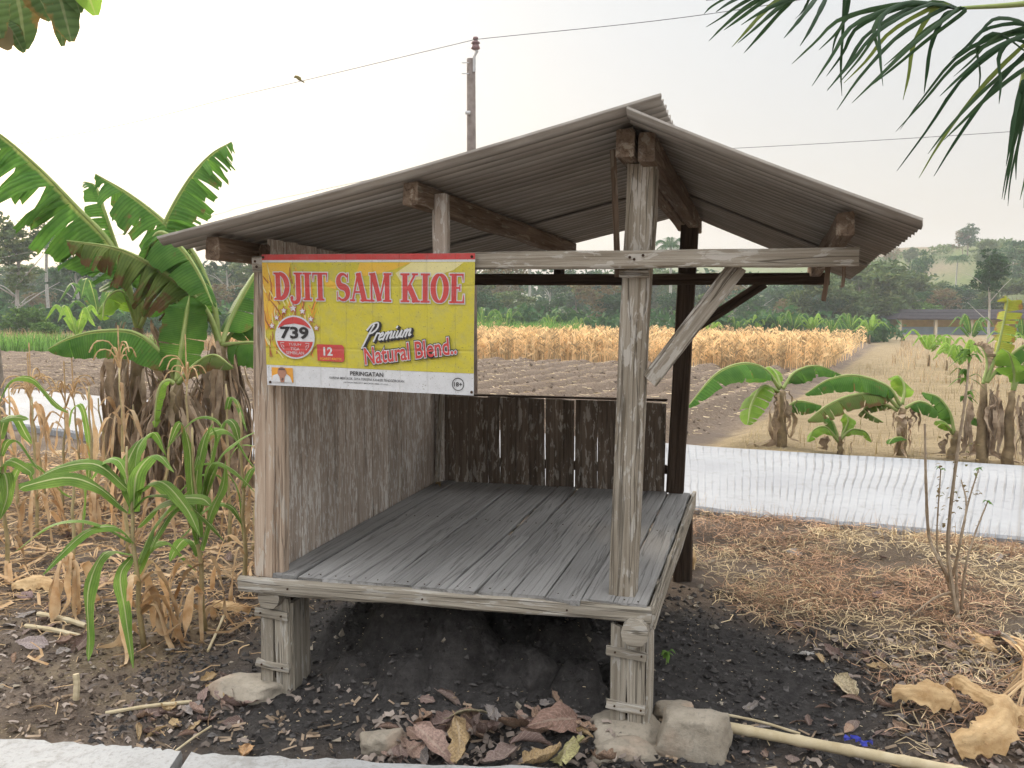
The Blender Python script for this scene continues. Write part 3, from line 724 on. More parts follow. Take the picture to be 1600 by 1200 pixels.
class Flat:
    """flat print: polygons in banner metres, finely cut so they follow the sheet"""
    def __init__(s): s.v = []; s.f = []; s.k = 0
    def poly(s, pts, layer):
        n = len(s.v); s.k += 1; e = (s.k % 9) * .06
        s.v += [bpos(x, y, layer + e) for x, y in pts]; s.f.append(tuple(range(n, n + len(pts))))
    def rect(s, a, b, c, d, layer, nx=16, ny=8):
        n = len(s.v)
        for j in range(ny + 1):
            for i in range(nx + 1): s.v.append(bpos(a + (c - a) * i / nx, b + (d - b) * j / ny, layer))
        for j in range(ny):
            for i in range(nx):
                q = n + j * (nx + 1) + i; s.f.append((q, q + nx + 1, q + nx + 2, q + 1))
    def stroke(s, pts, w, layer, ext=0):
        P = [Vector((p[0], p[1])) for p in pts]; W = w if hasattr(w, '__len__') else [w] * len(P)
        if ext:
            P[0] = P[0] - (P[1] - P[0]).normalized() * ext; P[-1] = P[-1] + (P[-1] - P[-2]).normalized() * ext
        n = len(s.v); s.k += 1; e = (s.k % 9) * .06
        for i, p in enumerate(P):
            t = (P[min(i + 1, len(P) - 1)] - P[max(i - 1, 0)]).normalized(); m = Vector((-t.y, t.x)) * W[i] / 2
            s.v += [bpos(*(p + m), layer + e), bpos(*(p - m), layer + e)]
        for i in range(len(P) - 1): s.f.append((n + 2 * i, n + 2 * i + 2, n + 2 * i + 3, n + 2 * i + 1))
    def disc(s, x, y, r, layer, n=40): s.poly([(x + r * math.cos(i / n * 6.28319), y + r * math.sin(i / n * 6.28319)) for i in range(n)], layer)
    def build(s, name, mat, parent=None):
        me_ = bpy.data.meshes.new(name); me_.from_pydata(s.v, [], s.f); me_.update()
        return link(name, me_, parent or banner, mat)
_txt = {}
def text_geo(body, bold):
    if (body, bold) in _txt: return _txt[(body, bold)]
    cu = bpy.data.curves.new('t', 'FONT'); cu.body = body; cu.offset = bold; cu.dimensions = '2D'; cu.fill_mode = 'BOTH'; cu.resolution_u = 3
    ob = bpy.data.objects.new('t', cu); COL.objects.link(ob); bpy.context.view_layer.update()
    me_ = bpy.data.meshes.new_from_object(ob.evaluated_get(bpy.context.evaluated_depsgraph_get()))
    v = [tuple(p.co[:2]) for p in me_.vertices]; f = [tuple(p.vertices) for p in me_.polygons]
    bpy.data.objects.remove(ob); bpy.data.curves.remove(cu); bpy.data.meshes.remove(me_)
    _txt[(body, bold)] = (v, f); return v, f
def text(fl, body, x0, y0, x1, y1, layer, bold=0, rot=0, shear=0, grow=0, ref=None):
    """fit the word between x0,x1 (left, right) and y0,y1 (top, bottom)"""
    v, f = text_geo(body, bold); rv = text_geo(body, ref)[0] if ref is not None else v
    xs = [p[0] for p in rv]; ys = [p[1] for p in rv]; ax, bx, ay, by = min(xs), max(xs), min(ys), max(ys)
    n = len(fl.v); c, s_ = math.cos(rot), math.sin(rot)
    for (x, y) in v:
        X_ = (x - ax) / (bx - ax) * (x1 - x0); Y_ = (y - ay) / (by - ay) * (y1 - y0)
        X_ += shear * Y_
        fl.v.append(bpos(x0 + X_ * c - Y_ * s_, y1 - Y_ * c - X_ * s_, layer))
    fl.f += [tuple(i + n for i in q) for q in f]
# sheet and background fields
f = Flat(); f.rect(0, 0, BW, BH, 0); sh = f.build('sheet', PR['white'])
f = Flat(); f.rect(0, .03, BW, .423, 1); f.build('yellow_field', PR['yellow'])
f = Flat(); f.rect(0, 0, BW, .0215, 1, 16, 1); f.build('red_band', PR['red'])
f = Flat(); f.poly([(0, .032), (.12, .032), (.10, .10), (.06, .20), (0, .30)], 2); f.poly([(.40, .032), (.60, .032), (.54, .055), (.47, .075), (.38, .085)], 2); f.poly([(.25, .085), (.31, .11), (.30, .13), (.26, .12)], 2); f.build('amber_sweep', PR['amber'])
f = Flat(); f.poly([(.60, .032), (.80, .032), (.76, .06), (.66, .09), (.56, .10), (.54, .07)], 2); f.build('cream_sweep', PR['cream'])
rr = random.Random(4)
for nm, cnt, mt in (('orange_wheat', 46, 'orange'), ('brown_wheat', 40, 'brown'), ('cream_wheat', 22, 'cream')):
    f = Flat()
    for i in range(cnt):
        x = rr.uniform(.005, .205); y = rr.uniform(.10, .40); l = rr.uniform(.03, .085); a = rr.uniform(-.6, .35) - 1.57 + (x - .1) * 3
        p1 = (x + l * .5 * math.cos(a), y + l * .5 * math.sin(a)); a += rr.uniform(-.4, .4)
        p2 = (p1[0] + l * .5 * math.cos(a), p1[1] + l * .5 * math.sin(a))
        P = [(max(.002, p[0]), min(.42, max(.035, p[1]))) for p in ((x, y), p1, p2)]
        if (Vector(P[0]) - Vector(P[2])).length > .01: f.stroke(P, [.0045, .0055, .0015], 2.5 + rr.random())
    f.build(nm, PR[mt])
# main lettering: bold serif capitals drawn as pen strokes
def arc(cx, cy, rx, ry, a0, a1, n=14): return [(cx + rx * math.cos(math.radians(a0 + (a1 - a0) * i / n)), cy + ry * math.sin(math.radians(a0 + (a1 - a0) * i / n))) for i in range(n + 1)]
def lw(n, thin, thick, f_=lambda q: math.sin(math.pi * q)): return [thin + (thick - thin) * f_(i / n) for i in range(n + 1)]
ST, HA = .21, .07
def glyph(ch):
    """strokes [(pts, width)], advance; y up, cap height 1"""
    V = lambda x, a=0, b=1: ([(x, a), (x, b)], ST)
    S = lambda x, y, w: ([(x - w / 2, y), (x + w / 2, y)], HA)
    b, t = HA / 2, 1 - HA / 2
    if ch == 'I': return [V(.2), S(.2, b, .38), S(.2, t, .38)], .43
    if ch == 'D': return [V(.2), S(.2, b, .38), S(.2, t, .38), (arc(.25, .5, .36, .46, -92, 92, 20), lw(20, HA, ST * 1.05, lambda q: math.sin(math.pi * q) ** .6))], .75
    if ch == 'J': return [V(.36, .08), S(.36, t, .38), (arc(.19, .08, .17, .16, 5, -165, 12), lw(12, HA * 1.2, ST * .95, lambda q: 1 - q)), (arc(.06, .08, .04, .03, 0, 360, 8), .08)], .56
    if ch == 'T': return [V(.34), S(.34, b, .36), S(.34, t, .66), ([(.04, .99), (.035, .70)], [.07, .02]), ([(.64, .99), (.645, .70)], [.07, .02])], .71
    if ch == 'S': return [(arc(.30, .73, .20, .225, 30, 250, 14) + arc(.28, .27, .22, .235, 70, -145, 14), lw(29, HA, ST * 1.15, lambda q: math.sin(math.pi * q) ** 2)), ([(.50, .98), (.505, .68)], [.05, .03]), ([(.055, .02), (.05, .34)], [.05, .03])], .60
    if ch == 'A': return [([(.10, 0), (.36, 1)], HA * 1.1), ([(.36, 1), (.62, 0)], ST), S(.10, b, .24), S(.62, b, .36), ([(.18, .33), (.52, .33)], HA)], .80
    if ch == 'M': return [([(.13, 0), (.13, 1)], HA * 1.2), S(.13, b, .26), S(.16, t, .24), ([(.19, 1), (.47, .02)], ST * .95), ([(.47, .02), (.74, 1)], HA), V(.80), S(.80, b, .36), S(.82, t, .34)], 1.02
    if ch == 'K': return [V(.2), S(.2, b, .38), S(.2, t, .38), ([(.28, .42), (.62, .97)], HA * 1.1), S(.62, t, .26), ([(.36, .58), (.66, .02)], ST), S(.66, b, .34)], .85
    if ch == 'O': return [(arc(.37, .5, .27, .46, 90, 450, 30), lw(30, HA, ST * 1.05, lambda q: abs(math.sin(2 * math.pi * q)) ** .8))], .76
    if ch == 'E': return [V(.2), S(.2, b, .38), S(.2, t, .38), ([(.2, b), (.58, b)], HA), ([(.2, t), (.56, t)], HA), ([(.2, .52), (.44, .52)], HA), ([(.58, .0), (.60, .30)], [.09, .02]), ([(.55, 1.0), (.57, .73)], [.08, .02]), ([(.44, .42), (.44, .62)], .05)], .66
    return [], .34
adv = sum(glyph(c)[1] for c in 'DJIT SAM KIOE'); SX = .762 / adv; SY = .104
fo, fr_ = Flat(), Flat(); cx = .047
for c in 'DJIT SAM KIOE':
    st, a = glyph(c)
    for pts, w in st:
        P = [(cx + x * SX, .172 - y * SY - (cx - .05) * .0 + .004 * (cx / BW)) for x, y in pts]
        ws = w if hasattr(w, '__len__') else [w] * len(P)
        # horizontal strokes scale with the cap height, upright ones with the width
        W = []
        for i in range(len(P)):
            q = pts[min(i + 1, len(P) - 1)]; r = pts[max(i - 1, 0)]; dx, dy = abs(q[0] - r[0]) * SX, abs(q[1] - r[1]) * SY; k_ = dx / (dx + dy + 1e-9)
            W.append(ws[i] * (SX * (1 - k_) + SY * k_))
        fr_.stroke(P, W, 5); fo.stroke(P, [w_ + .0072 for w_ in W], 4, .0036)
    cx += a * SX
fo.build('headline_outline', PR['white']); fr_.build('headline', PR['red'])
# round emblem
ex, ey, er = .128, .313, .0825
f = Flat(); f.disc(ex, ey, er, 6); f.build('emblem_disc', PR['white'])
f = Flat(); r_ = er - .006
f.poly([(ex + r_ * math.cos(math.radians(a)), ey - r_ * math.sin(math.radians(a))) for a in range(25, 156, 5)] + [(ex - .04, ey - .046), (ex, ey - .052), (ex + .04, ey - .046)], 7)
f.poly([(ex + r_ * math.cos(math.radians(a)), ey - r_ * math.sin(math.radians(a))) for a in range(-12, -169, -6)], 7); f.build('emblem_red', PR['red'])
f = Flat(); text(f, '739', ex - .059, ey - .040, ex + .059, ey + .007, 8, .035); f.build('emblem_number', PR['black'])
f = Flat()
for i, (w_, hw) in enumerate((('TUJUH', .026), ('TIGA', .019), ('SEMBILAN', .037))): text(f, w_, ex - hw, ey + .023 + i * .0155, ex + hw, ey + .0345 + i * .0155, 8, -.004)
for sg in (-1, 1): f.stroke([(ex + sg * .044, ey + .022), (ex + sg * .060, ey + .022), (ex + sg * .056, ey + .036), (ex + sg * .046, ey + .048), (ex + sg * .046, ey + .034), (ex + sg * .052, ey + .030)], .0022, 8)
f.build('emblem_words', PR['white'])
f = Flat(); f2 = Flat()
for (sx, sy, r_) in ((.034, .272, .012), (.055, .240, .012), (.087, .213, .013), (.126, .203, .0155), (.164, .214, .013), (.198, .243, .012), (.219, .276, .011)):
    star = lambda R_: [(sx + R_ * (1 if i % 2 == 0 else .42) * math.sin(i * math.pi / 5), sy - R_ * (1 if i % 2 == 0 else .42) * math.cos(i * math.pi / 5)) for i in range(10)]
    f2.poly(star(r_ * 1.35), 6); f.poly(star(r_), 7)
f2.build('star_edges', PR['red']); f.build('stars', PR['white'])
f = Flat(); f.poly([(.218, .337), (.322, .337), (.330, .345), (.330, .393), (.323, .401), (.219, .399), (.2185, .37)], 6); f.build('pack_box', PR['red'])
f = Flat(); text(f, '12', .245, .3465, .283, .379, 7, .03); f.build('pack_number', PR['white'])
f = Flat(); text(f, 'SIGARET KRETEK', .229, .386, .321, .395, 7, .012); f.build('pack_words', PR['amber'])
# slogan: pen script, then a bold sloping line
def scr(strs, x, y, k, rot, fl, w, layer):
    c, s_ = math.cos(rot), math.sin(rot)
    for st in strs:
        P = spline([(a, b, 0) for a, b in st], len(st) * 5)
        fl.stroke([(x + (p.x * c + p.y * s_) * k + .26 * p.y * k, y - (p.y * c - p.x * 0) * k - p.x * s_ * k) for p in P], w, layer, w * .3)
PREM = [[(.25, 1.0), (.12, .5), (.0, -.35)], [(-.1, .75), (.1, 1.05), (.45, 1.1), (.55, .8), (.35, .55), (.1, .5)],
        [(.62, .0), (.66, .42), (.72, .45), (.85, .42)], [(.90, .2), (1.08, .3), (1.05, .45), (.92, .35), (.94, .05), (1.15, .08)],
        [(1.22, .0), (1.26, .42)], [(1.24, .3), (1.42, .44), (1.44, .0)], [(1.44, .3), (1.62, .44), (1.66, .05), (1.74, .08)],
        [(1.82, .42), (1.82, .08), (1.92, .06)], [(1.84, .62), (1.87, .70)], [(2.02, .42), (2.02, .1), (2.16, .05), (2.26, .42)], [(2.26, .42), (2.28, .06), (2.36, .06)],
        [(2.44, .0), (2.48, .42)], [(2.46, .3), (2.62, .44), (2.64, .0)], [(2.64, .3), (2.80, .44), (2.84, .05), (2.95, .1)]]
f1, f2 = Flat(), Flat(); ro = math.radians(9)
scr(PREM, .418, .328, .064, ro, f1, .0155, 6); scr(PREM, .413, .325, .064, ro, f2, .0062, 7)
f1.build('script_shadow', PR['black']); f2.build('script', PR['white'])
ro = math.radians(8.3); box = (.418, .345, .785, .408)
f = Flat(); text(f, 'Natural Blend..', *box, 8, .085, ro, .06, ref=.02); f.build('slogan_edge', PR['black'])
f = Flat(); text(f, 'Natural Blend..', *box, 9, .052, ro, .06, ref=.02); f.build('slogan_outline', PR['white'])
f = Flat(); text(f, 'Natural Blend..', *box, 10, .015, ro, .06, ref=.02); f.build('slogan', PR['red'])
# warning strip
f = Flat(); f.rect(.022, .432, .112, .488, 2, 3, 2); f.build('warning_picture', PR['orange'])
f = Flat(); f.poly([(.022, .488), (.026, .464), (.050, .455), (.085, .455), (.100, .466), (.108, .488)], 3); f.build('picture_shirt', PR['white'])
f = Flat(); f.poly([(.067 + .019 * math.cos(a), .450 + .021 * math.sin(a)) for a in np.linspace(0, 6.0, 16)], 4); f.poly([(.056, .466), (.078, .466), (.075, .488), (.060, .488)], 4.5); f.build('picture_face', PR['skin'])
f = Flat(); f.poly([(.052, .436), (.067, .4325), (.082, .436), (.080, .441), (.054, .441)], 5); f.poly([(.066, .470), (.074, .472), (.070, .482), (.064, .480)], 5); f.build('picture_marks', PR['dark'])
f = Flat()
text(f, 'PERINGATAN', .350, .434, .488, .450, 2, .018); text(f, 'KARENA MEROKOK, SAYA TERKENA KANKER TENGGOROKAN', .264, .4575, .572, .468, 2, .006)
text(f, 'LAYANAN BERHENTI MEROKOK (0800-177-6565)', .325, .474, .508, .481, 2, .004)
f.build('warning_words', PR['black']); f = Flat(); f.stroke([(.782 + .022 * math.cos(a), .464 + .022 * math.sin(a)) for a in np.linspace(0, 2 * math.pi, 33)], .0028, 2)
f.build('age_ring', PR['black']); f = Flat(); text(f, '18+', .766, .456, .798, .472, 2, .02); f.build('age_mark', PR['black'])
for (s_, t_) in ((.006, .011), (BW - .012, .012), (.014, BH - .012), (BW - .008, BH - .012)):
    x, y, z = bpos(s_, t_, 1); b = MB(); b.tube([(x, y, z), (x, y - .002, z)], .0052, 12); link('eyelet', b.mesh('eyelet'), banner, M['nail'])

# ------------------------------------------------------------------ leaf and plant builders
def banana_blade(pts, width, dl, dr, tear, seed, n=34):
    """one torn banana blade: midrib pts, half-width, droop of the left and right halves (radians)"""
    rng = random.Random(seed); P = spline(pts, n); b = MB(); K = 4
    up0 = Vector((0, 0, 1))
    fr = []
    for i in range(n):
        t = (P[min(i + 1, n - 1)] - P[max(i - 1, 0)]).normalized()
        sd = t.cross(up0)
        if sd.length < .25: sd = (t.cross(Vector((.3, -1, .1)))) if not fr else fr[-1][1]
        if fr and sd.dot(fr[-1][1]) < 0: sd = -sd
        sd = (sd - t * sd.dot(t)).normalized()
        if fr: sd = (sd + fr[-1][1]).normalized()
        up = sd.cross(t)
        if up.z < 0 and not fr: up = -up
        if fr and up.dot(fr[-1][2]) < 0: up = -up
        fr.append((t, sd, up))
    i0 = max(1, int(n * .14))
    prof = lambda q: max(.03, (math.sin(math.pi * min(1, max(0, q)) ** .8) ** .55)) if q < .97 else .12
    for sg, dr_ in ((-1, dl), (1, dr)):
        i = i0
        while i < n - 1:
            j = min(n - 1, i + (rng.randint(1, 4) if rng.random() < tear else rng.randint(4, 9)))
            ex = rng.gauss(0, .34 * (tear + .1)); sl = rng.uniform(-.1, .35) * tear; sh = rng.uniform(.78, 1.05) if tear > .3 else 1
            ti = .5 + rng.uniform(-.25, .25); vs = []; uv = []; fs = []
            m = j - i + 1
            for a in range(m):
                q = (i + a - i0) / (n - 1 - i0); w = width * prof(q) * sh
                t, sd, up = fr[i + a]; pos = P[i + a].copy(); ang = dr_ * .25
                vs.append(pos.copy()); uv.append((.5, (i + a) / n))
                for k in range(1, K):
                    ang += (dr_ * 1.05 + ex) / K * 1.15
                    wob = 1 + .05 * math.sin((i + a) * 1.9 + k)
                    gap = 0 if 0 < a < m - 1 else (1 if a == 0 else -1) * tear * .2 * (P[j] - P[i]).length / (K - 1) * (1 if m > 2 else .8)
                    pos = pos + (sd * sg * math.cos(ang) - up * math.sin(ang)) * (w / (K - 1) * wob) + t * (sl * w / (K - 1) + gap)
                    # cloth hangs: pull towards straight down
                    if abs(dr_) > .9: pos = pos + Vector((0, 0, -1)) * (w * .03 * k)
                    vs.append(pos.copy()); uv.append((.5 + sg * .5 * k / (K - 1), (i + a) / n))
            for a in range(m - 1):
                for k in range(K - 1):
                    q_ = a * K + k; fs.append((q_, q_ + 1, q_ + K + 1, q_ + K) if sg > 0 else (q_, q_ + K, q_ + K + 1, q_ + 1))
            b.add(vs, fs, uv, ti); i = j
    rib = MB(); r0 = .016 + width * .028
    rib.tube([p + Vector((0, 0, .002)) for p in P], [r0 * (1 - .85 * i / (n - 1)) for i in range(n)], 6)
    return b, rib
def px_leaf(plant, pts, Yd, width, droop, tear, mat, seed, dy=0.0, name='leaf'):
    """leaf traced from the photograph, bending dy metres towards (-) or away from (+) the viewer at its tip"""
    m = len(pts) - 1
    P = [at(x, y, Yd + dy * (i / m) ** 1.2) for i, (x, y) in enumerate(pts)]
    dl, dr = droop if hasattr(droop, '__len__') else (droop, droop)
    b, rib = banana_blade(P, width, dl, dr, tear, seed, 58 if tear > .6 else 34)
    o = b.build(name, M[mat], plant, True)
    rib.build('midrib', M['petiole'], o, True)
    return o
def hang_dead(plant, top, zlow, n, spread, seed, mat='banana_dead'):
    rng = random.Random(seed)
    for i in range(n):
        a = rng.uniform(0, 6.28); r = rng.uniform(.05, .12); L = rng.uniform(.45, 1) * (top.z - zlow)
        d = Vector((math.cos(a), math.sin(a), 0)); st = top + d * r * .5 + Vector((0, 0, rng.uniform(-.35, .05) * (top.z - zlow)))
        P = []
        for k in range(8):
            q = k / 7
            P.append(st + d * (r + spread * (math.sin(q * 2.2) * .6)) + Vector((rng.uniform(-.02, .02), rng.uniform(-.02, .02), .05 * math.sin(q * 3) - L * q)))
            if P[-1].z < zlow + .02: P[-1].z = zlow + .02 + rng.uniform(0, .04); P[-1] += d * .04 * k
        b = MB(); sd = Vector((-math.sin(a), math.cos(a), 0)); w0_ = rng.choice([.007, .010, .014, .02, .028, .04]) * (1 if n > 24 else 1.1)
        b.ribbon(spline(P, 14), [w0_ * (1 + .25 * math.sin(k * 1.7 + i)) * math.sin(math.pi * (.12 + .85 * k / 13)) for k in range(14)], lambda i_, t, sd=sd, tw=rng.uniform(-.25, .25), p0=rng.uniform(-1, 1): sd * math.cos(p0 + tw * i_) + Vector((math.cos(a), math.sin(a), 0)) * math.sin(p0 + tw * i_), rng.uniform(-.5, .9), rng.uniform(.1, .9))
        b.build('dead_leaf', M[mat], plant)
def banana_plant(base, crown, r0, label, group, seed, dead=10, spread=.12, dead_low=None):
    e = empty('banana_plant', base, label, 'banana plant', group)
    rng = random.Random(seed); b = MB(); n = 9
    P = [base.lerp(crown, i / (n - 1)) + Vector((rng.uniform(-.015, .015), rng.uniform(-.015, .015), 0)) for i in range(n)]
    P[0].z -= .05
    b.tube(P, [r0 * (1.15 - .55 * i / (n - 1)) for i in range(n)], 10); b.build('stem', M['banana_stem'], e, True)
    hang_dead(e, crown, base.z if dead_low is None else dead_low, dead if dead > 20 else int(dead * 1.5), spread if dead > 20 else spread * .35, seed + 1)
    return e

# ------------------------------------------------------------------ banana clump to the left of the hut
YL = 7.4
G1 = 'banana clump left of the hut'
def gbase(px, Yd):
    x = at(px, 700, Yd).x; return gpt(x, Yd)
p1 = banana_plant(gbase(205, YL), at(216, 512, YL), .07, 'tall banana plant with long torn leaves reaching the left picture edge', G1, 1, 60, .24)
p2 = banana_plant(gbase(338, YL - .2), at(343, 540, YL - .2), .065, 'banana plant just left of the banner post, its stems joining in a pale green fan', G1, 2, 52, .2)
p3 = banana_plant(gbase(270, YL - .5), at(274, 598, YL - .5), .065, 'short banana plant with one broad flat leaf pointing left, middle of the clump', G1, 3, 54, .2)
p4 = banana_plant(gbase(240, YL + .35), at(250, 600, YL + .35), .065, 'withered banana stem hung with brown leaves at the back of the clump', G1, 4, 60, .28)
px_leaf(p1, [(214, 508), (198, 442), (172, 380), (122, 326), (62, 264), (2, 212), (-40, 190)], YL, .43, (1.25, 1.4), .9, 'banana', 11, -.2)
px_leaf(p1, [(217, 508), (226, 440), (256, 352), (292, 285), (328, 243), (362, 222)], YL, .30, (1.4, 1.1), 1.0, 'banana', 12, .2)
px_leaf(p1, [(214, 510), (202, 445), (182, 385), (162, 325), (150, 292), (132, 284)], YL + .2, .17, (.7, 1.2), .5, 'banana', 13, .3)
px_leaf(p1, [(217, 508), (222, 430), (246, 365), (282, 385), (313, 430), (333, 478)], YL, .27, (.75, .9), .45, 'banana', 14, -.55)
px_leaf(p2, [(343, 538), (324, 488), (286, 447), (240, 415), (182, 388), (104, 376)], YL - .2, .33, (1.35, 1.45), .95, 'banana_old', 15, -.2)
px_leaf(p2, [(342, 538), (333, 470), (305, 400), (263, 352), (206, 306), (149, 272)], YL - .1, .33, (1.15, 1.3), .9, 'banana', 16, .3)
px_leaf(p2, [(346, 538), (360, 500), (385, 450), (415, 405), (440, 392)], YL - .2, .24, (.5, .8), .25, 'banana', 17, .5)
px_leaf(p2, [(347, 540), (372, 537), (402, 536), (432, 548)], YL - .2, .20, (1.1, 1.2), .4, 'banana', 18, -.3)
px_leaf(p2, [(346, 540), (380, 505), (412, 500), (440, 520)], YL, .20, (.9, 1.0), .3, 'banana', 28, .2)
px_leaf(p3, [(274, 598), (259, 560), (212, 521), (152, 518), (105, 530), (75, 546)], YL - .5, .21, (.95, 1.15), .12, 'banana', 19, -.25)
px_leaf(p3, [(276, 596), (280, 565), (287, 520), (293, 480), (296, 462)], YL - .6, .17, (.35, .45), .12, 'banana', 20, .1)
px_leaf(p3, [(272, 600), (262, 595), (250, 605), (243, 640), (242, 668)], YL - .7, .08, (.4, .4), .1, 'banana_young', 21, -.1)
px_leaf(p3, [(278, 600), (305, 570), (335, 555), (365, 575)], YL - .6, .11, (.9, 1.0), .3, 'banana_old', 22, -.2)
px_leaf(p1, [(214, 512), (200, 470), (185, 455), (165, 470), (160, 500)], YL - .1, .14, (.7, .8), .3, 'banana_young', 23, -.3)
px_leaf(p1, [(218, 512), (236, 480), (262, 462), (282, 480), (292, 510)], YL - .1, .13, (.7, .8), .3, 'banana', 24, -.4)
px_leaf(p4, [(250, 600), (262, 520), (285, 470), (308, 448), (330, 452)], YL + .35, .2, (1.0, 1.1), .6, 'banana_old', 25, .2)

# ------------------------------------------------------------------ young bananas beyond the road
G2 = 'young bananas along the far side of the road'
YR = 10.3
def rb(px, py_c, Yd, label, seed, dead, r0=.055): return banana_plant(gbase(px, Yd), at(px + 2, py_c, Yd), r0, label, G2, seed, dead, .07)
q = rb(1222, 612, YR, 'young banana plant nearest the hut, a long leaf arching down left', 31, 9)
px_leaf(q, [(1218, 608), (1196, 578), (1161, 568), (1118, 585), (1074, 636)], YR, .23, (.85, 1.0), .25, 'banana', 32, -.5)
px_leaf(q, [(1223, 608), (1242, 582), (1277, 572), (1320, 588)], YR, .17, (1.0, 1.1), .5, 'banana', 33, .2)
px_leaf(q, [(1216, 612), (1192, 604), (1174, 632), (1168, 664)], YR, .17, (.5, .6), .3, 'banana_young', 34, -.5)
px_leaf(q, [(1226, 640), (1248, 627), (1284, 634)], YR, .15, (1.0, 1.0), .2, 'banana', 35, -.1)
px_leaf(q, [(1220, 605), (1213, 585), (1202, 574), (1192, 578)], YR, .13, (.3, .4), .1, 'banana_young', 36, .3)
YR2 = 9.7
q = rb(1408, 638, YR2, 'young banana plant with two long leaves arching left, right of the first', 41, 9)
px_leaf(q, [(1407, 634), (1386, 604), (1338, 587), (1295, 593), (1258, 616)], YR2, .17, (1.0, 1.15), .25, 'banana', 42, -.2)
px_leaf(q, [(1404, 638), (1376, 615), (1330, 618), (1292, 634), (1262, 657)], YR2, .17, (1.05, 1.15), .4, 'banana_old', 43, -.5)
px_leaf(q, [(1410, 632), (1413, 605), (1404, 588), (1388, 592)], YR2, .13, (.5, .7), .1, 'banana_young', 44, .2)
px_leaf(q, [(1414, 638), (1441, 628), (1480, 650)], YR2, .14, (.9, 1.0), .2, 'banana', 45, -.1)
px_leaf(q, [(1402, 642), (1380, 632), (1350, 640), (1380, 660)], YR2, .09, (.9, 1.0), .7, 'banana_old', 46, -.2)
px_leaf(q, [(1412, 690), (1408, 684), (1395, 686), (1388, 694)], YR2 - .1, .07, (.3, .3), 0, 'banana', 47, -.2)
q = rb(1490, 674, 9.3, 'small banana shoot with a single curling leaf between two larger plants', 51, 5, .05)
px_leaf(q, [(1491, 676), (1484, 645), (1466, 621), (1441, 613)], 9.3, .15, (.8, .9), .2, 'banana', 52, .1)
px_leaf(q, [(1489, 678), (1475, 660), (1462, 658)], 9.3, .08, (.6, .7), .2, 'banana_young', 53, -.2)
q = rb(1534, 600, 9.1, 'taller banana plant with yellowing upright leaf beside the thorny stem', 61, 11, .05)
px_leaf(q, [(1540, 598), (1556, 556), (1566, 514), (1574, 474), (1572, 462)], 9.1, .15, (.5, .7), .65, 'banana_yellow', 62, .1)
px_leaf(q, [(1542, 598), (1570, 565), (1600, 540), (1640, 530)], 9.1, .15, (.7, .9), .4, 'banana', 63, .0)
px_leaf(q, [(1536, 600), (1542, 570), (1536, 545), (1520, 538)], 9.1, .10, (1.1, 1.2), .8, 'banana_dead', 64, .1)
px_leaf(q, [(1536, 668), (1525, 655), (1510, 650)], 9.1, .08, (.9, 1.0), .2, 'banana', 65, .1)
q = rb(1578, 612, 9.0, 'banana plant at the right picture edge with a broad lime leaf', 71, 10, .05)
px_leaf(q, [(1582, 610), (1584, 580), (1578, 555), (1566, 545)], 9.0, .15, (.4, .5), .2, 'banana_young', 72, -.1)
px_leaf(q, [(1584, 610), (1600, 570), (1625, 545)], 9.0, .14, (.8, .9), .3, 'banana', 73, .1)
q = rb(1312, 682, 9.75, 'ground-level banana sucker with pale fresh leaves between the two young plants', 81, 3, .03)
px_leaf(q, [(1310, 690), (1290, 668), (1272, 672), (1262, 690)], 9.75, .10, (.7, .8), .2, 'banana_young', 82, -.2)
px_leaf(q, [(1313, 688), (1330, 672), (1352, 675), (1362, 690)], 9.75, .09, (.6, .7), .2, 'banana_young', 83, -.1)
px_leaf(q, [(1311, 690), (1300, 658), (1283, 650)], 9.75, .10, (.8, .9), .2, 'banana', 84, .1)
px_leaf(q, [(1312, 690), (1325, 660), (1320, 646)], 9.75, .08, (.3, .3), .1, 'banana_young', 85, .1)

# ------------------------------------------------------------------ maize beside the hut
def corn_leaf(plant, P, w, mat, seed, n=16, tint=None):
    rng = random.Random(seed); S = spline(P, n); b = MB()
    hd = Vector((S[-1].x - S[0].x, S[-1].y - S[0].y, 0)); hd = hd.normalized() if hd.length > .02 else Vector((1, 0, 0))
    sd = Vector((-hd.y, hd.x, 0)); tw = rng.uniform(-.5, .5)
    b.ribbon(S, [max(.002, w * (math.sin(math.pi * (.16 + .84 * i / (n - 1))) ** .7) * (1 + .08 * math.sin(i * 1.3 + seed))) for i in range(n)],
             lambda i, t: sd + Vector((0, 0, 1)) * math.sin(tw * i * .25) * (1 if mat == 'corn' else 2) + hd * (.15 if mat == 'corn' else .8) * math.sin(i * .9 + seed), .28 if mat == 'corn' else rng.uniform(-.6, .8), tint if tint is not None else rng.uniform(.2, .8))
    return b.build('leaf', M[mat], plant, True)
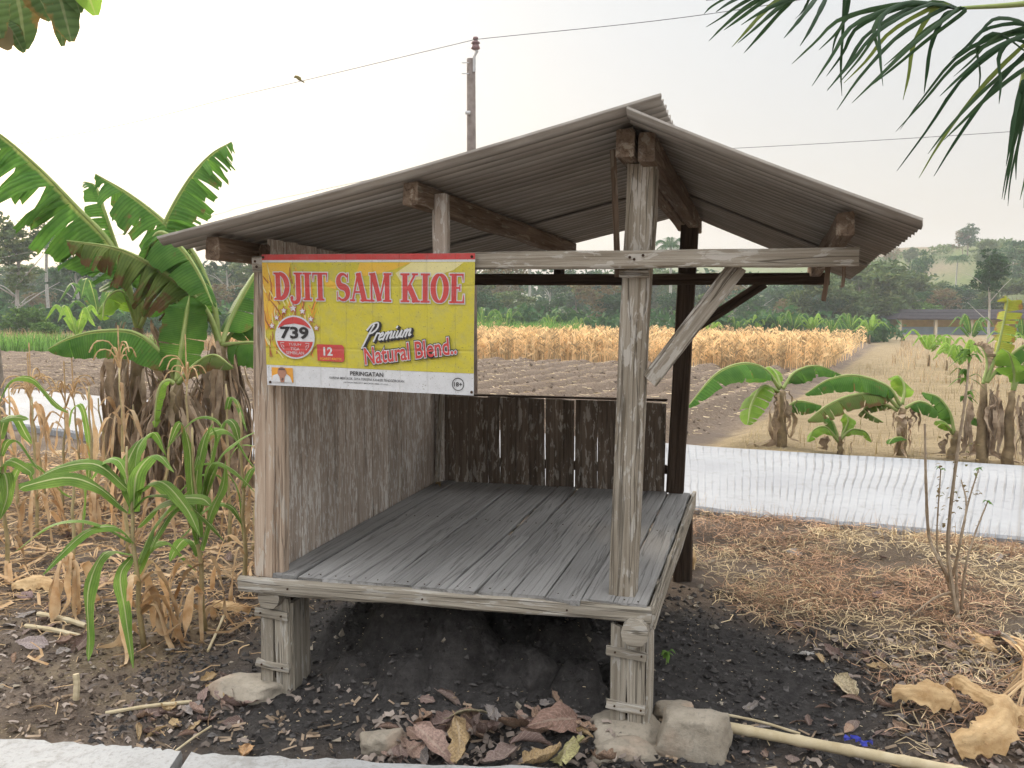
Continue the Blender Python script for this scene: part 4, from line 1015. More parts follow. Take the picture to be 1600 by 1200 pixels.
def corn_plant(px, py, htop, label, group, seed, green=6, dry=4, tassel=False, pxleaves=(), w=.03, lean=0):
    base = gz(px, py, 0); base.z = gh(base.x, base.y) - .01; rng = random.Random(seed)
    e = empty('maize_plant', base, label, 'maize plant', group)
    top = base + Vector((lean, rng.uniform(-.05, .05), htop)); b = MB(); n = 10
    ctr = [base.lerp(top, i / (n - 1)) + Vector((math.sin(i * 2.1 + seed) * .006, 0, 0)) for i in range(n)]
    b.tube(ctr, [.0125 * (1.1 - .7 * i / (n - 1)) for i in range(n)], 7); b.build('stalk', M['corn_stalk'], e, True)
    def leafat(q, az, L, arch, mat, w_):
        st = base.lerp(top, q); d = Vector((math.cos(az), math.sin(az), 0))
        P = [st, st + d * L * .18 + Vector((0, 0, L * .22 * arch)), st + d * L * .48 + Vector((0, 0, L * .26 * arch - .02)), st + d * L * .78 + Vector((0, 0, L * .05 * arch - .12 * L)), st + d * L * .95 + Vector((0, 0, -.35 * L + .1 * arch * L))]
        for p in P: p.z = max(p.z, base.z + .015)
        corn_leaf(e, P, w_, mat, rng.randint(0, 9999))
    for i in range(green): leafat(.38 + .62 * i / max(1, green), i * 2.6 + rng.uniform(-.4, .4) + seed, rng.uniform(.32, .5), rng.uniform(.7, 1.6), 'corn', w * rng.uniform(.8, 1.15))
    for i in range(dry):
        az = rng.uniform(0, 6.28); q = rng.uniform(.05, .35) if green or pxleaves else rng.uniform(.1, .95); L = rng.uniform(.2, .42); d = Vector((math.cos(az), math.sin(az), 0)); st = base.lerp(top, q)
        P = [st, st + d * L * .25 + Vector((0, 0, .06)), st + d * L * .45 + Vector((0, 0, -.3 * L)), st + d * L * .5 + Vector((0, 0, -.7 * L)), st + d * L * .62 + Vector((rng.uniform(-.05, .05), 0, -L))]
        for p in P: p.z = max(p.z, gh(p.x, p.y) + .012)
        corn_leaf(e, P, w * rng.uniform(.3, .75), 'corn_dry', rng.randint(0, 9999))
    for i, (pts, dy, wk, mat) in enumerate(pxleaves):
        m = len(pts) - 1; P = [at(x, y, base.y + dy * k / m) for k, (x, y) in enumerate(pts)]
        for p in P: p.z = max(p.z, gh(p.x, p.y) + .01)
        corn_leaf(e, P, w * wk * (1.1 if mat == 'corn' else .7), mat, seed * 31 + i, 20)
    if tassel:
        b = MB()
        for i in range(9):
            az = rng.uniform(0, 6.28); d = Vector((math.cos(az), math.sin(az), 0)); L = rng.uniform(.10, .17)
            st = top + Vector((0, 0, .012 * i - .03)); out = 0 if i == 8 else 1
            P = [st, st + d * L * .3 * out + Vector((0, 0, L * .7)), st + d * L * .8 * out + Vector((0, 0, L * (.75 if out else 1.3))), st + d * L * 1.05 * out + Vector((0, 0, L * (.35 if out else 1.7)))]
            b.tube(spline(P, 9), [.0035 + .002 * (k % 2) for k in range(9)], 5)
        b.build('tassel', M['tassel'], e)
    return e
GC = 'maize beside the hut'
main_leaves = [([(200, 800), (152, 760), (104, 746), (44, 758), (30, 765)], -.15, 1.15, 'corn'), ([(200, 765), (152, 726), (96, 730), (48, 752)], .1, 1.0, 'corn'),
    ([(206, 845), (140, 814), (80, 820), (24, 862)], -.2, 1.1, 'corn'), ([(208, 866), (164, 864), (138, 920), (139, 1000), (138, 1036)], -.2, 1.2, 'corn'),
    ([(206, 870), (188, 900), (196, 960), (208, 1044)], -.3, .8, 'corn'), ([(208, 760), (216, 700), (240, 676), (260, 712)], .1, 1.3, 'corn'),
    ([(214, 825), (256, 784), (310, 778), (330, 790)], -.1, 1.2, 'corn'), ([(212, 770), (250, 752), (290, 792), (313, 838)], -.25, .9, 'corn'),
    ([(216, 880), (236, 830), (262, 796), (300, 762)], .15, 1.35, 'corn'), ([(208, 800), (214, 740), (244, 710), (272, 738)], -.2, 1.2, 'corn'),
    ([(207, 790), (195, 740), (216, 690), (238, 682)], .2, 1.0, 'corn'), ([(218, 960), (240, 945), (255, 990), (285, 972)], -.1, .8, 'corn_dry'), ([(216, 950), (200, 940), (186, 1000), (150, 1012)], -.1, .8, 'corn_dry')]
corn_plant(224, 1014, .93, 'large leafy green maize plant nearest the camera, left of the hut', GC, 1, 4, 9, False, main_leaves, .031, -.03)
second = [([(310, 850), (300, 760), (296, 700), (282, 660), (262, 700)], .05, 1.1, 'corn'), ([(312, 840), (306, 760), (318, 690), (332, 662)], .1, .9, 'corn'), ([(314, 800), (340, 720), (372, 688), (404, 672)], .1, 1.0, 'corn'),
    ([(314, 780), (330, 725), (362, 732), (402, 772)], -.1, 1.0, 'corn'), ([(312, 800), (322, 750), (335, 690), (330, 672), (322, 700)], 0, .8, 'corn'), ([(312, 850), (290, 800), (250, 762), (232, 756)], -.1, .8, 'corn'),
    ([(314, 860), (330, 800), (348, 760), (352, 720)], .1, .9, 'corn'), ([(316, 880), (290, 900), (266, 960), (250, 972)], -.1, .9, 'corn_dry')]
corn_plant(320, 986, .98, 'green maize plant with upright whorl between the big maize and the hut post', GC, 2, 3, 8, False, second, .029, -.05)
corn_plant(385, 930, .98, 'half-dried maize plant against the left hut post', GC, 3, 3, 5, False, [([(384, 860), (376, 780), (365, 750), (350, 735)], 0, .8, 'corn'), ([(384, 800), (372, 770), (352, 790), (344, 850)], 0, .7, 'corn_dry')], .024)
corn_plant(14, 905, 1.1, 'green maize plant cut by the left picture edge', GC, 4, 7, 5, False, [([(-5, 760), (10, 720), (45, 735), (48, 745)], -.1, .9, 'corn'), ([(-10, 660), (20, 652), (45, 655)], -.1, .8, 'corn'), ([(-5, 800), (5, 740), (12, 770), (0, 812)], -.1, 1.3, 'corn')], .03)
corn_plant(116, 955, .78, 'broken brown maize stalk left of the big green maize', GC, 5, 0, 9, False, [([(128, 830), (132, 770), (126, 740)], 0, .4, 'corn')], .035, .02)
corn_plant(200, 870, 1.15, 'dry maize stalk crowned by a curling orange tassel behind the green maize', GC, 6, 0, 8, True, [], .026, -.02)
corn_plant(296, 830, 1.02, 'dry maize with drooping tassel in front of the banana stems', GC, 7, 1, 7, True, [], .026, .02)
corn_plant(150, 830, 1.0, 'straw-coloured maize with one upright pale leaf below the road', GC, 8, 1, 8, False, [([(148, 760), (150, 680), (140, 620), (120, 585)], .1, 1.0, 'corn_dry'), ([(146, 740), (130, 640), (112, 640), (108, 668)], .1, .7, 'corn')], .028)
corn_plant(60, 840, .95, 'dry maize stalk below the left stretch of road', GC, 9, 1, 9, True, [], .03)
corn_plant(360, 850, 1.05, 'thin yellowing maize right behind the upright whorl', GC, 10, 4, 5, False, [], .022)
ORD = ['first', 'second', 'third', 'fourth', 'fifth', 'sixth', 'seventh', 'eighth', 'ninth', 'tenth', 'eleventh', 'last']
WM = [(96, 800, .8), (178, 800, .85), (250, 850, .75), (30, 800, .9), (130, 780, .8), (-20, 850, .9), (395, 860, .85), (225, 800, .8), (70, 775, .8), (10, 760, .8), (330, 830, .8), (275, 800, .75)]
for i, (x, y, h) in enumerate(WM):
    corn_plant(x, y, h, 'withered brown maize stalk, %s from the left in the tangle by the bananas' % ORD[sorted(w_[0] for w_ in WM).index(x)], 'withered maize stalks', 100 + i, 0, 7, i % 4 == 0, [], .026, random.Random(i).uniform(-.12, .12))

# ------------------------------------------------------------------ thorny shrub by the back road on the right
base = gz(1500, 985, 0); base.z = gh(base.x, base.y) - .02
shrub = empty('thorny_shrub', base, 'thin bare thorny shrub with sparse leaf tufts in front of the road', 'shrub')
rs = random.Random(8); SY_ = base.y
for pts in ([(1500, 985), (1488, 920), (1470, 880), (1452, 840), (1447, 760), (1445, 662)], [(1500, 985), (1490, 930), (1481, 850), (1493, 730), (1508, 626), (1515, 556)], [(1497, 960), (1478, 900), (1464, 850), (1470, 732)],
            [(1497, 960), (1495, 880), (1512, 790), (1530, 730)], [(1500, 975), (1508, 890), (1522, 838), (1544, 782)], [(1490, 925), (1460, 935), (1412, 972)], [(1488, 900), (1500, 850), (1510, 790), (1502, 750)]):
    P = spline([at(x, y, SY_ + rs.uniform(-.06, .06)) for x, y in pts], 22); b = MB()
    r0 = .011 if len(pts) > 5 else .007
    b.tube(P, [r0 * (1 - .6 * i / 21) * (1 + .25 * (i % 2)) for i in range(22)], 6); st = b.build('stem', M['thorn'], shrub)
    th = MB()
    for i in range(2, 21):
        for _ in range(2):
            d = Vector((rs.uniform(-1, 1), rs.uniform(-1, 1), rs.uniform(-.2, .6))).normalized() * .014; th.tube([P[i], P[i] + d], [.002, .0004], 3, False)
    th.build('thorns', M['bark'], st)
def tuft(parent, c, n, L, w, mat, seed, name='leaf', tint=(.3, .9)):
    rng = random.Random(seed)
    for i in range(n):
        a = rng.uniform(0, 6.28); d = Vector((math.cos(a), math.sin(a), 0)); l = L * rng.uniform(.6, 1.1); rise = rng.uniform(-.2, .6)
        b = MB(); b.ribbon(spline([c, c + d * l * .5 + Vector((0, 0, l * rise)), c + d * l + Vector((0, 0, l * (rise - .5)))], 6), [w * s_ for s_ in (.2, .8, 1, .8, .5, .08)], Vector((-d.y, d.x, 0)), .2, rng.uniform(*tint)); b.build(name, M[mat], parent)
for i, (x, y, n) in enumerate([(1515, 556, 12), (1511, 590, 8), (1507, 620, 6), (1530, 732, 6), (1470, 734, 5), (1543, 784, 5)]):
    tuft(shrub, at(x, y, SY_), n, .085 if i < 3 else .03, .012 if i < 3 else .006, 'bush', 50 + i)
for i in range(60):
    tuft(shrub, at(1465 + rs.uniform(0, 70), rs.uniform(680, 880), SY_ + rs.uniform(-.1, .1)), 1, .025, .008, 'crown_brown', 80 + i)
base = gz(1040, 1058, 0); base.z = gh(base.x, base.y)
sap = empty('seedling', base, 'tiny bright green seedling on dark soil right of the front leg', 'seedling')
b = MB(); c = base + Vector((.005, 0, .05)); b.tube([base - Vector((0, 0, .01)), c], .0018, 5); b.build('stem', M['petiole'], sap); tuft(sap, c, 7, .04, .011, 'bush', 5, tint=(.7, 1))

# ------------------------------------------------------------------ coconut palm overhead on the right (trunk outside the picture)
PT = Vector((4.1, 3.4, 0)); PC = Vector((3.9, 3.6, 4.0)); PT.z = gh(PT.x, PT.y)
palm = empty('coconut_palm', PT, 'coconut palm fronds hanging into the top right corner', 'palm tree')
b = MB(); b.tube(spline([PT - Vector((0, 0, .1)), PT.lerp(PC, .5) + Vector((.1, 0, 0)), PC], 16), [.17 - .004 * i + .008 * (i % 2) for i in range(16)], 12); b.build('trunk', M['bark'], palm)
def frond(P, nl, L, droop, seed, swing=(0, 0, 0), w=.013):
    rng = random.Random(seed); S = spline(P, 60); b = MB(); b.tube(S, [.022 * (1 - .8 * i / 59) + .002 for i in range(60)], 6)
    fr = b.build('frond', M['petiole'], palm); lf = MB()
    for i in range(nl):
        q = .18 + .82 * i / (nl - 1); k = min(58, int(q * 59)); p = S[k]; t = (S[k + 1] - S[max(0, k - 1)]).normalized()
        sd0 = t.cross(Vector((0, 0, 1))).normalized()
        for sg in (-1, 1):
            sd = (sd0 * sg * rng.uniform(.5, .8) + t * rng.uniform(.8, 1.1) + Vector(swing) + Vector((0, 0, rng.uniform(-.4, .1)))).normalized(); l = L * (math.sin(math.pi * (.22 + .7 * q)) ** .6) * rng.uniform(.8, 1.1)
            dd = droop * rng.uniform(.6, 1.3); kink = rng.uniform(.5, .9)
            Q = [p, p + sd * l * .33 + Vector((0, 0, -.04 * l)), p + sd * l * .66 + Vector((0, 0, -l * dd * .28 * kink)), p + sd * l * .94 + Vector((0, 0, -l * dd * .8))]
            lf.ribbon(spline(Q, 8), [w * s_ for s_ in (.5, .95, 1, .95, .8, .55, .3, .04)], Vector((-t.y, t.x, .3)) * sg, .35, rng.choice([.1, .2, .35, .5, .6, .9]))
    o = lf.build('leaflets', M['palm'], fr); o['kind'] = 'stuff'
Yp = 3.5
def traced_frond(P, leaflets, seed, w=.0085):
    rng = random.Random(seed); S = spline(P, 50); b = MB(); b.tube(S, [.024 * (1 - .75 * i / 49) for i in range(50)], 7); fr = b.build('frond', M['petiole'], palm, True)
    for (bx, by), (tx, ty) in leaflets:
        for c in range(2 if rng.random() < .25 else 1):
            j = 0 if c == 0 else 1
            Yb = Yp + rng.uniform(-.12, .12); Yt = Yb + rng.uniform(-.3, .25)
            B0 = at(1100 + bx / 3.2 + j * rng.uniform(-14, 14), by / 3.2 + j * rng.uniform(-8, 8), Yb); E0 = at(1100 + tx / 3.2 + j * rng.uniform(-28, 28), ty / 3.2 + j * rng.uniform(-40, 14), Yt)
            root = min(S, key=lambda q: (q - B0).length); L = (E0 - root).length; sag = rng.uniform(.02, .07) * L
            Q = [root, root.lerp(B0, .6), B0.lerp(E0, .4) + Vector((0, 0, sag)), B0.lerp(E0, .75) + Vector((rng.uniform(-.01, .01), 0, sag * .6)), E0]
            lf = MB(); d = (E0 - root).normalized(); sd = d.cross(Vector((rng.uniform(-.5, .5), 1, rng.uniform(-.5, .5))))
            lf.ribbon(spline(Q, 14), [w * rng.uniform(.8, 1.1) * (math.sin(math.pi * min(.98, .12 + .86 * (k / 13) ** .75)) ** .8) for k in range(14)], sd, .45, rng.choice([.05, .12, .2, .3, .4, .55, .95])); lf.build('leaflet', M['palm'], fr, True)
g1 = [((220, -40), (0, 70)), ((280, -30), (10, 135)), ((340, -30), (25, 205)), ((420, -30), (140, 235)), ((480, -10), (200, 265)), ((520, -20), (170, 215)), ((600, -20), (400, 190)), ((640, 0), (480, 230)), ((560, -20), (455, 95)), ((300, -40), (60, 60)), ((400, -40), (100, 150)), ((700, -10), (690, 480)), ((760, -20), (640, 270))]
g2 = [((860, 0), (440, 320)), ((900, -10), (540, 430)), ((960, 0), (615, 455)), ((1050, -10), (680, 410)), ((880, -20), (895, 430)), ((1180, 30), (665, 550)), ((1250, 60), (740, 515)), ((1100, 20), (700, 415)), ((860, 10), (575, 250)), ((1090, 40), (995, 500)), ((1160, 100), (1100, 470)), ((1300, 40), (900, 330)), ((1340, 60), (820, 440))]
g3 = [((1500, 100), (980, 650)), ((1560, 130), (965, 855)), ((1600, 180), (1075, 890)), ((1600, 240), (1150, 880)), ((1580, 290), (1120, 770)), ((1360, 90), (1370, 470)), ((1480, 150), (1475, 520)), ((1520, 60), (1240, 290)), ((1600, 330), (1200, 700)), ((1620, 120), (1180, 480)),
      ((1600, 400), (1500, 1000)), ((1580, 440), (1510, 830)), ((1620, 480), (1520, 1030)), ((1640, 560), (1580, 1000)), ((1620, 420), (1560, 900)), ((1660, 500), (1600, 1040)), ((1590, 380), (1540, 760))]
traced_frond([PC, at(1850, -260, Yp), at(1560, -130, Yp), at(1330, -40, Yp), at(1180, -14, Yp)], g1, 1)
traced_frond([PC, at(1850, -90, Yp), at(1700, -10, Yp), at(1600, 6, Yp), at(1496, 13, Yp)], g2, 2)
traced_frond([PC, at(1850, -30, Yp), at(1730, 20, Yp), at(1640, 60, Yp), at(1600, 120, Yp), at(1608, 150, Yp)], g3, 3)
for i in range(9):
    a = 2.6 - i * .62 if i else 1.2
    d = Vector((math.cos(a + 3.5), math.sin(a + 3.5), 0))
    if d.x < -.25 and d.y > -.9: continue
    frond([PC, PC + d * .7 + Vector((0, 0, .6)), PC + d * 1.6 + Vector((0, 0, .7)), PC + d * 2.5 + Vector((0, 0, .1))], 36, .55, .6, 10 + i)

# ------------------------------------------------------------------ teak tree at the left edge: trunk by the road, big leaves overhead
tb = gz(4, 690, 0); tb = Vector((tb.x - .04, tb.y, gh(tb.x, tb.y)))
teak = empty('teak_tree', tb, 'teak tree at the left edge, broad leaves hanging into the top left corner', 'tree')
b = MB(); fork = tb + Vector((-.5, -.5, 3.6)); tipb = at(20, -40, 5.2)
b.tube(spline([tb - Vector((0, 0, .1)), tb + Vector((-.02, 0, 1.0)), tb + Vector((-.16, -.1, 2.2)), fork, fork + Vector((-.2, .1, 1.6))], 18), [.085 - .002 * i for i in range(18)], 10); b.build('trunk', M['bark'], teak, True)
b = MB(); b.tube(spline([fork, fork.lerp(tipb, .5) + Vector((-.4, 0, .6)), at(-60, -60, 5.4), tipb], 16), [.035 - .0016 * i for i in range(16)], 7); br = b.build('branch', M['bark'], teak, True)
def teak_leaf(p0, p1, w, seed, mat='teak'):
    rng = random.Random(seed); n = 12; mid = p0.lerp(p1, .5) + Vector((0, rng.uniform(-.05, .05), .03))
    b = MB(); S = spline([p0, mid, p1], n); sd = Vector((1, rng.uniform(-.7, .7), 0)) if abs((p1 - p0).z) > abs((p1 - p0).x) else Vector((0, .6, 1))
    b.ribbon(S, [max(.004, w * math.sin(math.pi * (.05 + .93 * (i / (n - 1)) ** .8)) ** .65 * (1 + .06 * math.sin(i * 2.3 + seed))) for i in range(n)], sd, rng.uniform(.1, .35), rng.uniform(.3, .8))
    b.build('leaf', M[mat], teak, True)
for i, (a, c, w, mt) in enumerate([((20, -30), (40, 78), .125, 'teak'), ((85, -30), (112, 65), .085, 'teak'), ((70, -40), (98, 72), .06, 'teak'), ((130, -40), (150, 24), .085, 'banana_young'), ((-10, -20), (2, 60), .08, 'teak'), ((45, -40), (80, 32), .10, 'teak'),
                               ((0, 30), (38, 82), .05, 'teak'), ((-20, 40), (15, 78), .06, 'crown_brown'), ((110, -40), (125, 20), .07, 'teak'), ((-30, 0), (-12, 92), .06, 'teak'), ((-60, -60), (-40, 50), .12, 'teak'), ((60, -120), (90, -30), .13, 'teak'), ((160, -90), (180, -20), .12, 'teak')]):
    dy = random.Random(i).uniform(-.25, .25); teak_leaf(at(*a, 5.2 + dy), at(*c, 5.1 + dy), w, 300 + i, mt)
rt = random.Random(77)
for i in range(26):
    c = fork + Vector((rt.uniform(-1.2, .1), rt.uniform(-1.2, 1.0), rt.uniform(.5, 2.4))); teak_leaf(c, c + Vector((rt.uniform(-.2, .2), rt.uniform(-.2, .2), -rt.uniform(.3, .45))), .12, 400 + i)

# ------------------------------------------------------------------ stones, bamboo pole, litter by the front edge
def rock(name, loc, dim, seed, label, cat='stone', rot=0, flat=.35):
    import bmesh
    bm = bmesh.new(); bmesh.ops.create_cube(bm, size=2); bmesh.ops.subdivide_edges(bm, edges=bm.edges[:], cuts=9, use_grid_fill=True)
    rng = random.Random(seed); o3 = Vector((rng.uniform(0, 90), rng.uniform(0, 90), rng.uniform(0, 90)))
    from mathutils import noise as mn
    cuts = [(Vector((rng.gauss(0, 1), rng.gauss(0, 1), rng.gauss(0, .6))).normalized(), rng.uniform(.72, .95)) for _ in range(9)]
    for v in bm.verts:
        p = v.co.normalized() * (1 - flat) * 1.25 + v.co * flat
        for nrm, d in cuts:
            e = p.dot(nrm) - d
            if e > 0: p -= nrm * e * .9
        p *= 1 + .13 * mn.fractal(p * 1.6 + o3, 1, 2, 4) + .03 * mn.noise(p * 9 + o3)
        v.co = Vector((p.x * dim[0], p.y * dim[1], p.z * dim[2]))
    me_ = bpy.data.meshes.new(name); bm.to_mesh(me_); bm.free(); me_.polygons.foreach_set('use_smooth', [True] * len(me_.polygons))
    o = link(name, me_, None, M['rock']); o.location = loc; o.rotation_euler.z = rot; return tag(o, label, cat)
def on(px, py, dz=0): p = gz(px, py, 0); p.z = gh(p.x, p.y) + dz; return p
p = hut_world(.02, -.01, -.015); rock('stone', (p.x - .02, p.y, gh(p.x, p.y) + .0), (.17, .105, .05), 3, 'flat pale stone slab under the left front leg', rot=-.25, flat=.3)
p = hut_world(1.53, .06, 0); rock('stone', (p.x, p.y - .03, .0), (.15, .125, .055), 5, 'flat rounded stone the right front leg stands on', rot=.1, flat=.2)
p = on(1086, 1185); rock('stone', (p.x, p.y + .06, .03), (.145, .10, .105), 8, 'big blocky tan stone beside the right front leg', rot=-.1, flat=.45)
p = on(1010, 1190); rock('stone', (p.x - .05, p.y + .05, .0), (.13, .06, .045), 9, 'low stone half buried below the leg stone', rot=.1, flat=.5)
p = on(1055, 1135); rock('stone', (p.x, p.y + .03, .04), (.07, .05, .04), 12, 'small grey stone wedged behind the big blocky stone', flat=.5)
p = on(598, 1172); rock('stone', (p.x, p.y + .02, .02), (.09, .05, .04), 10, 'pointed grey stone left of the dead leaf heap', rot=.5, flat=.15)
p = gz(1066, 893, 0); rock('tree_stump_piece', (p.x, p.y + .1, .06), (.075, .12, .085), 15, 'short cut log lying behind the platform corner', 'log').data.materials[0] = M['tan_leaf']
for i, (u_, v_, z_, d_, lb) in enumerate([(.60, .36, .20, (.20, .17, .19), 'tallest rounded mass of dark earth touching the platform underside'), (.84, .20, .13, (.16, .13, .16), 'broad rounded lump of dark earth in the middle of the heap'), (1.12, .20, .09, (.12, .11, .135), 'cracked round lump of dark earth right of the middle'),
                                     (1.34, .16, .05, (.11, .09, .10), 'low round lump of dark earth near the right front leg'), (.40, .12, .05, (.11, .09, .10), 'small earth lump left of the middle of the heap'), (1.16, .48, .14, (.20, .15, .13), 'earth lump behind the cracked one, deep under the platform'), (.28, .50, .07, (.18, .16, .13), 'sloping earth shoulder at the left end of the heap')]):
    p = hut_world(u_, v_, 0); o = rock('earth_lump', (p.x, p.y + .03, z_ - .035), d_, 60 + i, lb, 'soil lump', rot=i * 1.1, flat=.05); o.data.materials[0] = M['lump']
b = MB(); a_ = gz(1137, 1136, .055); c_ = gz(1530, 1212, .05); n = 44
pts = [a_.lerp(c_, i / (n - 1)) for i in range(n)]
b.tube(pts, [.0185 * (1.15 if i % 9 == 4 else 1.0) + .0006 * math.sin(i) for i in range(n)], 12)
o = b.build('bamboo_pole', M['bamboo'], None, True); tag(o, 'pale bamboo pole lying on the leaf litter, bottom right', 'pole')
# dead leaves
def leaf_mesh(seed, curl, wave):
    rng = random.Random(seed); nu, nv = 8, 12; vs = []; uv = []; fs = []
    asp = rng.uniform(.55, .8); ph = [rng.uniform(0, 6) for _ in range(4)]; bend = rng.uniform(-.9, .9) * curl; cc = rng.uniform(.5, 1.9) * curl
    for j in range(nv + 1):
        q = j / nv; w = asp * .5 * math.sin(math.pi * (.03 + .95 * q ** .85)) ** .7
        wl_, wr_ = w * (1 + .16 * math.sin(q * 19 + ph[0]) * wave), w * (1 + .16 * math.sin(q * 17 + ph[1]) * wave)
        for i in range(nu + 1):
            t = i / nu * 2 - 1; ww = (wr_ if t > 0 else wl_); x = t * ww
            ang = cc * t * (1 - .4 * q); R_ = ww / max(.2, cc)
            X_ = R_ * math.sin(ang) if cc > .25 else x; Z_ = R_ * (1 - math.cos(ang)) if cc > .25 else 0
            yy = (q - .5); z2 = bend * yy * yy * 1.2
            vs.append((X_, yy, Z_ + z2 + .035 * wave * math.sin(5 * t + ph[2] + 4 * q) + .02 * rng.uniform(-1, 1) * wave)); uv.append((i / nu, q))
    for j in range(nv):
        for i in range(nu): a = j * (nu + 1) + i; fs.append((a, a + 1, a + nu + 2, a + nu + 1))
    b = MB(); b.add(vs, fs, uv); stem = MB(); 
    b.tube([(0, -.5, bend * .3), (0, -.58, bend * .34 + .01), (.02, -.66, bend * .36 + .03)], [.012, .009, .007], 5)
    me_ = b.mesh('dead_leaf', None, True); me_.materials.append(M['dead_leaf']); return me_
LM = [leaf_mesh(i, [.3, .8, 1.1, .5, 1.5, .7, 1.2, .4][i], [.6, 1, 1.2, .8, .7, 1.3, 1, 1.2][i]) for i in range(8)]
PALETTE = [(.20, .14, .125), (.36, .25, .20), (.27, .205, .18), (.50, .36, .19), (.33, .22, .17), (.30, .275, .26), (.40, .27, .19), (.24, .17, .15)]
HUES = [('grey-mauve', (.36, .30, .29)), ('silver-grey', (.40, .39, .37)), ('grey-brown', None), ('yellow-green', (.46, .43, .20)), ('olive', (.36, .32, .20)), ('pinkish-brown', (.42, .29, .24)), ('pinkish', (.44, .29, .26)), ('purplish', (.24, .165, .16)), ('mauve', (.30, .215, .21)),
        ('orange-brown', (.52, .31, .15)), ('cream', (.62, .52, .34)), ('pale grey', (.44, .43, .41)), ('grey crumpled', (.36, .35, .34)), ('large brown', (.30, .19, .15)), ('brown flat', (.30, .21, .16))]
def leaf_hue(label, rng):
    for w_, c_ in HUES:
        if w_ in label and c_: return (*c_, 1)
    k_ = rng.uniform(.8, 1.15); return (*[v_ * k_ for v_ in rng.choice(PALETTE)], 1)
def dead_leaf(x, y, size, label, group, k, rng, dz=.01, tilt=.5, mat=None):
    o = bpy.data.objects.new('dead_leaf', LM[k % 8]); COL.objects.link(o); sc = size
    o.location = gpt(x, y, dz); o.scale = (sc, sc, sc)
    o.rotation_euler = (rng.uniform(-tilt, tilt), rng.uniform(-tilt, tilt), rng.uniform(0, 6.28)); o.color = leaf_hue(label, rng); tag(o, label, 'leaf', group); return o
rl = random.Random(21)
heap = [(680, 1150, .17, 1, 'rolled pinkish-brown dead leaf, left end of the heap by the near road edge'), (735, 1120, .13, 3, 'flat pale olive dead leaf standing out above the leaf heap'), (760, 1150, .14, 2, None), (720, 1165, .14, 5, None), (800, 1130, .15, 0, None),
        (870, 1130, .19, 3, 'large brown leathery dead leaf leaning beside the right leg stone'), (888, 1165, .16, 7, 'yellow-green dead leaf with torn edge, right end of the leaf heap'), (830, 1160, .13, 4, None), (780, 1175, .12, 6, None), (850, 1175, .12, 2, None), (640, 1165, .12, 5, None),
        (700, 1180, .12, 0, None), (900, 1188, .13, 1, None), (815, 1185, .11, 2, None), (660, 1185, .1, 6, None), (745, 1140, .1, 4, None), (840, 1140, .11, 6, None), (950, 1175, .1, 2, None), (625, 1180, .09, 3, None), (770, 1128, .09, 7, None), (880, 1195, .1, 5, None), (690, 1130, .1, 2, None)]
for i, (x, y, s_, k, lb) in enumerate(heap):
    p = gz(x, y + 6, .06); dead_leaf(p.x, p.y, s_ * 1.2, lb or 'curled brown dead leaf in the heap along the near road edge', 'dead leaves heaped along the near road', k, rl, .045 + .012 * (i % 4), .75)
named = [(50, 1015, .14, 0, 'grey-mauve folded dead leaf on bare soil at far left'), (32, 935, .17, 3, 'wide purplish dead leaf under the left maize'), (660, 0, 0, 0, None), (270, 1025, .07, 7, 'small silver-grey leaf scrap between maize and left leg'), (1255, 1030, .14, 7, 'pale grey tattered leaf at the edge of the dark soil'), (1325, 1085, .15, 6, 'cream curled leaf with ragged tail below the straw'),
         (1240, 880, .1, 0, 'grey crumpled leaf in straw behind the hut corner'), (1370, 955, .09, 2, 'mauve leaf lying in reddish straw'), (1480, 1020, .14, 3, 'brown flat leaf at the foot of the thorny shrub'), (1545, 1010, .14, 5, 'pinkish leaf right of the thorny shrub'), (385, 1180, .12, 1, 'orange-brown leaf half behind the near road edge')]
for (x, y, s_, k, lb) in named:
    if lb: p = gz(x, y, 0); dead_leaf(p.x, p.y, s_, lb, None, k, rl, .02, .35)
o = bpy.data.objects.new('dead_leaf', LM[4]); COL.objects.link(o); o.location = hut_world(.17, 1.80, .512); o.scale = (.085,) * 3; o.rotation_euler = (0, .2, .4); o.color = (.50, .36, .19, 1); tag(o, 'dry leaf lying on the platform by the inner wall corner', 'leaf')
def scatter(cnt, reg, lab, grp, smin, smax):
    for i in range(cnt):
        x0, y0, x1, y1 = rl.choice(reg); p = gz(rl.uniform(x0, x1), rl.uniform(y0, y1), 0)
        dead_leaf(p.x, p.y, rl.uniform(smin, smax), lab, grp, rl.randint(0, 7), rl, .012, .5)
scatter(34, [(600, 1140, 930, 1185), (640, 1120, 900, 1160)], 'small dead leaf lodged in the heap between the front legs', 'small leaves in the heap', .06, .15)
scatter(46, [(290, 1080, 380, 1140), (180, 1110, 330, 1150), (310, 1060, 400, 1110)], 'small dead leaf in the litter beside the left stone slab', 'leaf litter by the left stone', .04, .11)
scatter(60, [(1160, 1090, 1420, 1190), (1280, 1020, 1420, 1190), (1400, 1120, 1560, 1200)], 'small grey-brown dead leaf in the litter around the bamboo pole', 'leaf litter by the bamboo pole', .03, .09)
scatter(40, [(1120, 840, 1600, 940), (1240, 940, 1600, 1060)], 'small dead leaf caught in the straw behind the bamboo', 'leaf litter in the straw', .035, .1)
scatter(46, [(0, 900, 400, 980), (0, 820, 390, 900), (0, 980, 130, 1040)], 'small dead leaf among the maize stalks', 'leaf litter under the maize', .04, .13)
